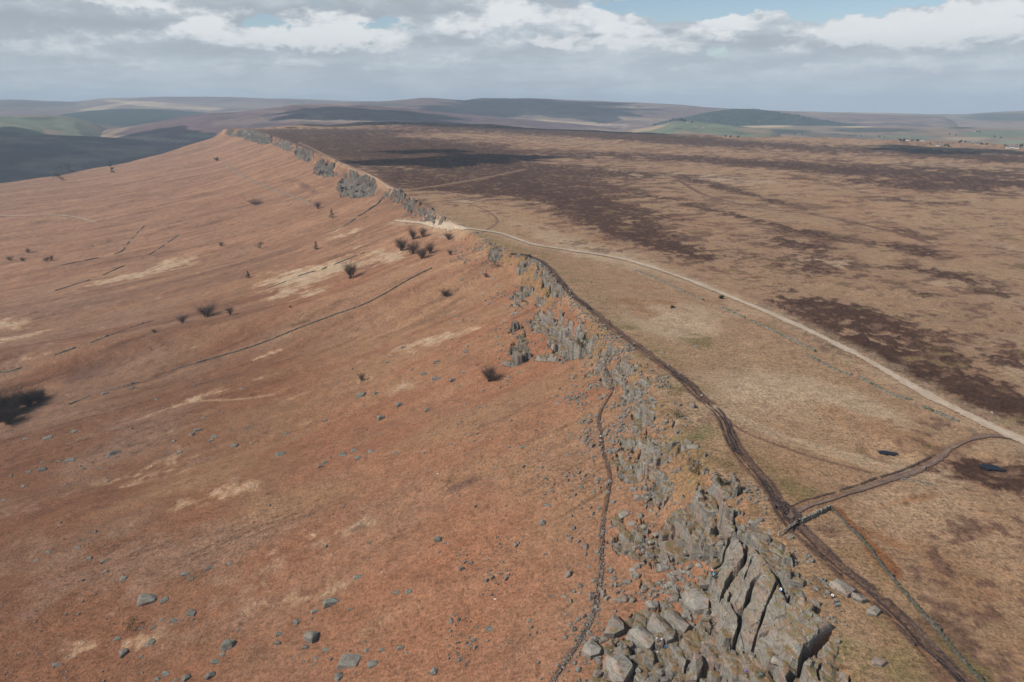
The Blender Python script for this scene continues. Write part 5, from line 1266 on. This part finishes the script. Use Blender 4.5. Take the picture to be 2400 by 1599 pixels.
def house(name, L, Wd, H, wallmat, label, cat, group):
    e = bpy.data.objects.new(name, None); C.objects.link(e); tag(e, label, cat, group)
    w = link('wall', box_mesh('wall', L, Wd, H + 2, 0), wallmat, e); w.location = (0, 0, -2)
    V = [(-L/2-.4, -Wd/2-.5, H), (L/2+.4, -Wd/2-.5, H), (L/2+.4, Wd/2+.5, H), (-L/2-.4, Wd/2+.5, H), (-L/2-.4, 0, H + Wd*.45), (L/2+.4, 0, H + Wd*.45)]
    rf = link('roof', mesh_np('roof', V, [(0,1,5,4), (2,3,4,5), (1,2,5), (3,0,4), (3,2,1,0)], False), MAT_ROOF, e)
    c = link('chimney', box_mesh('chimney', 1.2, 1.2, 2.2, 0), wallmat, rf); c.location = (L*.36, 0, H + Wd*.38)
    for k in range(3):
        o = link('window', box_mesh('window', 1.4, .16, 1.5, 0), MAT_PANE, e); o.location = (L*(k-1)*.3, -Wd/2 - .05, H*.45)
    return e
def build_far():
    HS = [(1612,288,20,'house','white farmhouse below the clump of trees on the green spur',1),(1632,298,16,'house','white farm building, left of three in the field under the spur',1),(1640,299,14,'barn','pale low barn, middle of three in the field under the spur',0),(1649,299,22,'house','bright white building, right of three in the field under the spur',1),
          (2198,343,16,'house','white house alone at the left of the far right fields',1),(2362,348,15,'house','white cottage, left end of the row near the right edge',1),(2371,347,17,'house','white cottage, second in the row near the right edge',1),(2382,349,18,'house','white cottage, right end of the row near the right edge',1),
          (2284,309,14,'house','tiny white house high in the far right green fields',1),(2270,337,18,'barn','grey stone barn, left of two in the tan field at far right',0),(2290,339,20,'barn','grey stone barn, right of two in the tan field at far right',0),(1873,315,16,'house','grey farmhouse in front of the dark wood at right',0),
          (2012,319,18,'house','stone farmhouse, left of two among the far dark woods',0),(2026,319,14,'barn','stone barn, right of two among the far dark woods',0),(2128,330,14,'house','pale cottage by the hedge trees at right',1),(2162,331,14,'house','pale cottage right of the hedge trees',1)]
    for h, q in zip(HS, cast([h[0] for h in HS], [h[1] for h in HS])):
        if q is None: continue
        e = house(h[3], h[2]*.62, 7, 4.2, MAT_HOUSE if h[5] else MAT_STONEHOUSE, h[4], h[3], 'far farms and cottages'); e.location = tuple(q); e.rotation_euler = (0, 0, -math.atan2(q[0], q[1]) + .2)
    rows = [(1562,288,15),(1570,286,17),(1578,284,20),(1586,283,18),(1592,284,22),(1599,285,17),(1605,287,15),(1622,289,11)]
    side = ['leftmost', 'second', 'third', 'fourth, tall', 'fifth, tallest', 'sixth', 'seventh', 'last, small']
    proto = None
    def put(u, v, h, label, group, k):
        nonlocal proto
        q = cast([u], [v])[0]
        if q is None: return
        if proto is None: proto = leafy('tree', label, 300, 10, 4.4, 420, 1.5, MAT_TREE, 'tree', group, .15); o = proto; o.location = tuple(q); o.scale = (h/10,)*3
        else: o = dup(proto, tuple(q), k*1.7, h/10, label)
        o['group'] = group
    for k, (u, v, h) in enumerate(rows): put(u, v, h, f'dark tree in the clump on the green farm spur, {side[k]}', 'trees around the far farms', k)
    r = random.Random(9)
    T = [(2215,344),(2222,345),(2355,344),(2392,346),(2180,340),(2110,332),(2118,333),(2138,332),(2150,333),(2060,322),(2072,323),(1990,320),(1880,317),(1862,316),(2250,336),(2262,335),(2300,340),(2312,341),(2290,310),(2296,311),(2330,322),(2345,325),(2240,318),(2225,317),(1700,322),(1712,323),(1730,325),(1405,291),(1420,292),(1436,293)]
    for k, (u, v) in enumerate(T):
        h = 'near the right edge' if u > 2300 else ('at far right' if u > 2200 else ('right of the dark woods' if u > 2040 else ('by the dark woods' if u > 1850 else ('below the farm spur' if u > 1600 else 'left of the farm spur'))))
        put(u, v, r.uniform(6, 10), f'far hedge tree {h}, {k+1 if False else ["first","second","third","fourth","fifth","sixth","seventh","eighth","ninth","tenth"][sum(1 for q in T if q[0] < u and ((q[0]>2300)==(u>2300)) and ((q[0]>2200)==(u>2200)) and ((q[0]>2040)==(u>2040)) and ((q[0]>1850)==(u>1850)) and ((q[0]>1600)==(u>1600)))]} from the left', 'hedge trees around the far fields', k)
build_far()

# ------------------------------------------------------------------ people
def tint(name, rough=.9):
    m, b, p = principled(name); oi = b.node('ShaderNodeObjectInfo'); b.put(p.inputs['Base Color'], oi.outputs['Color']); return m
MAT_CLOTH = tint('cloth'); MAT_SKIN = plain('skin', (.45, .27, .19), .6, amp=.05); MAT_HAIR = tint('hair'); MAT_EYE = plain('eye', (.02, .02, .02), .3, amp=0)
def skinned(name, verts, edges, sub=1, root=0):
    me = bpy.data.meshes.new(name); me.from_pydata([v[:3] for v in verts], edges, []); o = bpy.data.objects.new(name, me); C.objects.link(o)
    md = o.modifiers.new('skin', 'SKIN'); md.use_smooth_shade = True
    for i, v in enumerate(verts): me.skin_vertices[0].data[i].radius = (v[3], v[4] if len(v) > 4 else v[3]); me.skin_vertices[0].data[i].use_root = (i == root)
    sb = o.modifiers.new('sub', 'SUBSURF'); sb.levels = sub; sb.render_levels = sub
    dg = bpy.context.evaluated_depsgraph_get(); out = bpy.data.meshes.new_from_object(o.evaluated_get(dg)); bpy.data.objects.remove(o); bpy.data.meshes.remove(me); out.name = name
    return out
POSES = {}
def make_pose(kind):
    sit = kind == 'sit'; walk = kind == 'walk'; climb = kind == 'climb'
    hz = .28 if sit else .92; V = []; E = []
    def v(x, y, z, r, r2=None, parent=None):
        V.append((x, y, z, r, r2 or r)); i = len(V)-1
        if parent is not None: E.append((parent, i))
        return i
    lean = .12 if sit else (.08 if walk else .0)
    hip = v(0, 0, hz, .13, .10); waist = v(0, lean*.3, hz+.16, .125, .09, hip); chest = v(0, lean*.7, hz+.36, .155, .105, waist); neckb = v(0, lean, hz+.52, .075, .065, chest)
    neck = v(0, lean+.015, hz+.60, .052, None, neckb); head = v(0, lean+.03, hz+.69, .085, .095, neck); top = v(0, lean+.02, hz+.79, .07, .08, head); v(0, lean+.125, hz+.685, .018, None, head)
    for sx in (-1, 1): v(sx*.085, lean+.03, hz+.69, .016, None, head)
    joints = dict(hip=hip, chest=chest, head=(0, lean+.03, hz+.69))
    arms = []; legs = []
    for sx in (-1, 1):
        sh = v(sx*.19, lean, hz+.47, .06, None, chest)
        if sit: el = (sx*.24, lean+.12, hz+.24); wr = (sx*.14, lean+.34, hz+.18)
        elif climb: el = (sx*.30, lean+.10, hz+.66); wr = (sx*.24, lean+.24, hz+.90)
        else: el = (sx*.24, lean+(-.10*sx if walk else .02), hz+.20); wr = (sx*.23, lean+(.08 if not walk else .10 - .14*sx), hz-.03)
        e = v(*el, .044, None, sh); w = v(*wr, .030, None, e)
        d = Vector(wr) - Vector(el); d.normalize(); pm = Vector(wr) + d*.07; p = v(*pm, .032, .018, w)
        side = Vector((1, 0, 0)) if abs(d.x) < .8 else Vector((0, 1, 0))
        for k in range(4):
            q = pm + d*(.075 + .012*(1.5 - abs(k-1.5))) + side*(k-1.5)*.019 + Vector((0, .012, 0)); a = v(*(pm + d*.035 + side*(k-1.5)*.017), .0085, None, p); v(*q, .007, None, a)
        t = v(*(Vector(wr) + d*.055 - side*sx*.04), .009, None, w); v(*(Vector(wr) + d*.095 - side*sx*.05 + Vector((0, .01, 0))), .008, None, t)
        arms.append((sh, e, w))
        th = v(sx*.095, 0, hz-.06, .085, None, hip)
        if sit: kn = (sx*.13, .40, .36); an = (sx*.12, .52, .02); toe = (sx*.13, .66, .0)
        elif walk: kn = (sx*.10, .12 + .12*sx, .50); an = (sx*.10, .28*sx - .02, .09 + (.06 if sx < 0 else 0)); toe = (sx*.11, .28*sx + .15, .04 + (.02 if sx < 0 else 0))
        elif climb: kn = (sx*.22, .18, .55 + .12*sx); an = (sx*.16, .06, .12 + .20*max(sx, 0)); toe = (sx*.18, .20, .10 + .20*max(sx, 0))
        else: kn = (sx*.10, .02, .50); an = (sx*.10, -.01, .09); toe = (sx*.12, .15, .035)
        k_ = v(*kn, .060, None, th); a_ = v(*an, .042, None, k_); t_ = v(*toe, .032, None, a_); legs.append((th, k_, a_, t_))
    body = skinned('person_body', V, E)
    def sub(ids, grow_, nm, extra=None):
        mp = {i: k for k, i in enumerate(ids)}; vv = [(*V[i][:3], V[i][3] + grow_, V[i][4] + grow_) for i in ids]; ee = [(mp[a], mp[b]) for a, b in E if a in mp and b in mp]
        return skinned(nm, vv, ee)
    jacket = sub([hip, waist, chest, neckb] + [i for a in arms for i in a], .018, 'jacket')
    tr = sub([hip] + [i for l in legs for i in l[:3]], .014, 'trousers')
    sv = []; 
    for l in legs: sv.append((l[2], l[3]))
    bm = bmesh.new()
    for a, b in sv:
        p = Vector(V[a][:3]); q = Vector(V[b][:3]); m = (p*.6 + q*.4) - Vector((0, 0, .03))
        r = bmesh.ops.create_icosphere(bm, subdivisions=2, radius=1.0)
        d = (q - p); ang = math.atan2(d.y, d.x)
        for w in r['verts']: c = Vector((w.co.x*.145, w.co.y*.055, w.co.z*.05)); c.rotate(Matrix.Rotation(ang, 3, 'Z')); w.co = c + m
    shoes = bpy.data.meshes.new('shoes'); bm.to_mesh(shoes); bm.free()
    bm = bmesh.new(); r = bmesh.ops.create_icosphere(bm, subdivisions=3, radius=1.0)
    for w in bm.verts: w.co = Vector((w.co.x*.098, w.co.y*.112 - .018, w.co.z*.105 + .035))
    bmesh.ops.delete(bm, geom=[w for w in bm.verts if w.co.z < .02 and w.co.y > .02 or w.co.z < -.05], context='VERTS')
    for w in bm.verts: w.co += Vector(joints['head'])
    hair = bpy.data.meshes.new('hair'); bm.to_mesh(hair); bm.free()
    bm = bmesh.new()
    for sx in (-1, 1):
        r = bmesh.ops.create_icosphere(bm, subdivisions=1, radius=.012)
        for w in r['verts']: w.co += Vector((sx*.034, .098, .012)) + Vector(joints['head'])
    eyes = bpy.data.meshes.new('eyes'); bm.to_mesh(eyes); bm.free()
    POSES[kind] = (body, jacket, tr, shoes, hair, eyes)
    for me_, mt in zip(POSES[kind], (MAT_SKIN, MAT_CLOTH, MAT_CLOTH, MAT_CLOTH, MAT_HAIR, MAT_EYE)): me_.materials.append(mt); me_.polygons.foreach_set('use_smooth', np.ones(len(me_.polygons), bool))
for k in ('stand', 'sit', 'walk', 'climb'): make_pose(k)
CLR = dict(white=(.80, .80, .80), blue=(.05, .20, .48), sky=(.12, .42, .65), red=(.50, .06, .05), black=(.015, .015, .018), navy=(.02, .03, .08), purple=(.28, .16, .55), pink=(.70, .32, .28), grey=(.25, .25, .26), teal=(.03, .25, .32), olive=(.10, .10, .05), cream=(.75, .70, .58))
def person(u, v, pose, top, legs, label, rz, hair=(.05, .03, .02), rock=True):
    q = spix(u, v) if rock else pix(u, v)[0]
    o = bpy.data.objects.new('person', POSES[pose][0]); C.objects.link(o)
    o.location = (q[0], q[1], q[2] + .03); o.rotation_euler = (0, 0, rz); o.scale = (1.04,)*3
    tag(o, label, 'person', 'walkers and climbers along the edge')
    for nm, me, c in zip(('jacket', 'trousers', 'shoes', 'hair', 'eyes'), POSES[pose][1:], (CLR[top], CLR[legs], CLR['black'], hair, (0, 0, 0))):
        ch = bpy.data.objects.new(nm, me); C.objects.link(ch); ch.parent = o; ch.color = (*c, 1)
    return o
person(1671,1357,'climb','sky','navy','person in sky blue at the foot of the split slab, second person just above',-1.2)
person(1668,1346,'stand','pink','navy','person in pale pink at the foot of the split slab, behind the sky blue climber',-1.0)
person(1562,1519,'sit','blue','navy','person in blue between the big foot blocks, below two in white',2.0)
person(1540,1506,'stand','white','grey','person in white, left of two between the big foot blocks',.6)
person(1553,1503,'sit','cream','grey','person in cream, right of two between the big foot blocks',1.2)
person(1541,1538,'stand','cream','grey','person in cream standing lowest among the big foot blocks',.3)
person(1951,1400,'sit','white','black','person in white sitting on turf left of the long flat mossy boulder, upper of three',2.4)
person(1957,1411,'sit','grey','navy','person in grey sitting on turf, middle of three by the mossy boulder',2.5)
person(1962,1421,'sit','teal','navy','person in teal sitting on turf, lowest of three by the mossy boulder',2.2)
person(1831,1386,'sit','white','blue','person in white sitting on top of the crag above the split slabs',2.0)
person(1748,1577,'sit','purple','black','person in purple on a ledge near the bottom of the photo',2.8)
person(1782,1585,'sit','teal','black','person in teal on a ledge at the bottom edge',2.6)
person(1407,1030,'walk','white','navy','person in white walking on the narrow foot path, upper of two',0)
person(1407,1040,'walk','cream','black','person in cream walking on the narrow foot path, lower of two',.3)
person(1645,934,'walk','white','black','person in white on the dark path where grassy tracks branch off',.5)
person(1660,950,'stand','black','black','person in black just below the one in white at the path fork',.2)
person(1335,688,'walk','white','navy','person in white on the bend of the edge path above the pale crag',.6)
person(1340,692,'walk','black','black','person in black beside the white one on the bend of the edge path',.6)
person(1401,752,'walk','white','grey','person in white where stones cross the edge path',.5)
person(1372,757,'sit','red','black','person in dark red sitting on stones left of the edge path',2.5)
person(1429,758,'walk','black','black','person in black on the edge path right of the one in white',.5)
person(1543,866,'walk','red','navy','person in red standing left of the edge path on stony ground',.5)
person(1517,861,'stand','black','grey','person in black left of the one in red on stony ground',.5)
person(2152,1092,'walk','black','black','dark dressed person left of two on the side path near the pool',1.2)
person(2170,1103,'walk','navy','black','dark dressed person right of two on the side path near the pool',1.2)
person(1266,621,'stand','white','grey','person in white on top of the flat-topped crag',2.2)
person(1339,724,'stand','white','grey','person in white on grass right of the small grooved crag',1.0)

# ------------------------------------------------------------------ say which boulder is which
def label_boulders():
    used = {}
    for (o, shape, w, setting, u, v) in PENDING:
        size = 'small' if w < 1.6 else ('medium' if w < 3 else ('large' if w < 5.5 else 'huge'))
        if setting == 'bracken': g = 'in bracken' if u < 1500 else 'in heather'
        else: g = 'by the crags'
        hx = TEN[int(round(u/240))]; vy = int(round(v/159.9))
        vert = ['v0','one tenth down','two tenths down','three tenths down','four tenths down','half way down','six tenths down','seven tenths down','eight tenths down','nine tenths down','near the bottom','at the bottom'][vy]
        used.setdefault((size, shape, g, hx, vert), []).append((u, v, o))
    ordn = ['leftmost', 'second from left', 'third from left', 'fourth from left', 'fifth from left', 'sixth from left', 'seventh from left', 'eighth from left', 'ninth from left', 'tenth from left']
    for (size, shape, g, hx, vert), L in used.items():
        L.sort(key=lambda t: t[0])
        for i, (u, v, o) in enumerate(L):
            lab = f'{size} {shape} boulder {g}, {hx}, {vert}'
            if shape == 'pale': lab = f'{size} pale stone {g}, {hx}, {vert}'
            if len(L) == 2: lab = lab.replace(' boulder', (' left' if i == 0 else ' right') + ' boulder').replace(' stone', (' left' if i == 0 else ' right') + ' stone')
            elif len(L) > 2: lab = ordn[min(i, 9)] + ' ' + lab
            tag(o, lab, 'boulder', 'boulders strewn over the bracken slope' if g == 'in bracken' else ('boulders below and beside the crags' if g == 'by the crags' else None))
label_boulders()
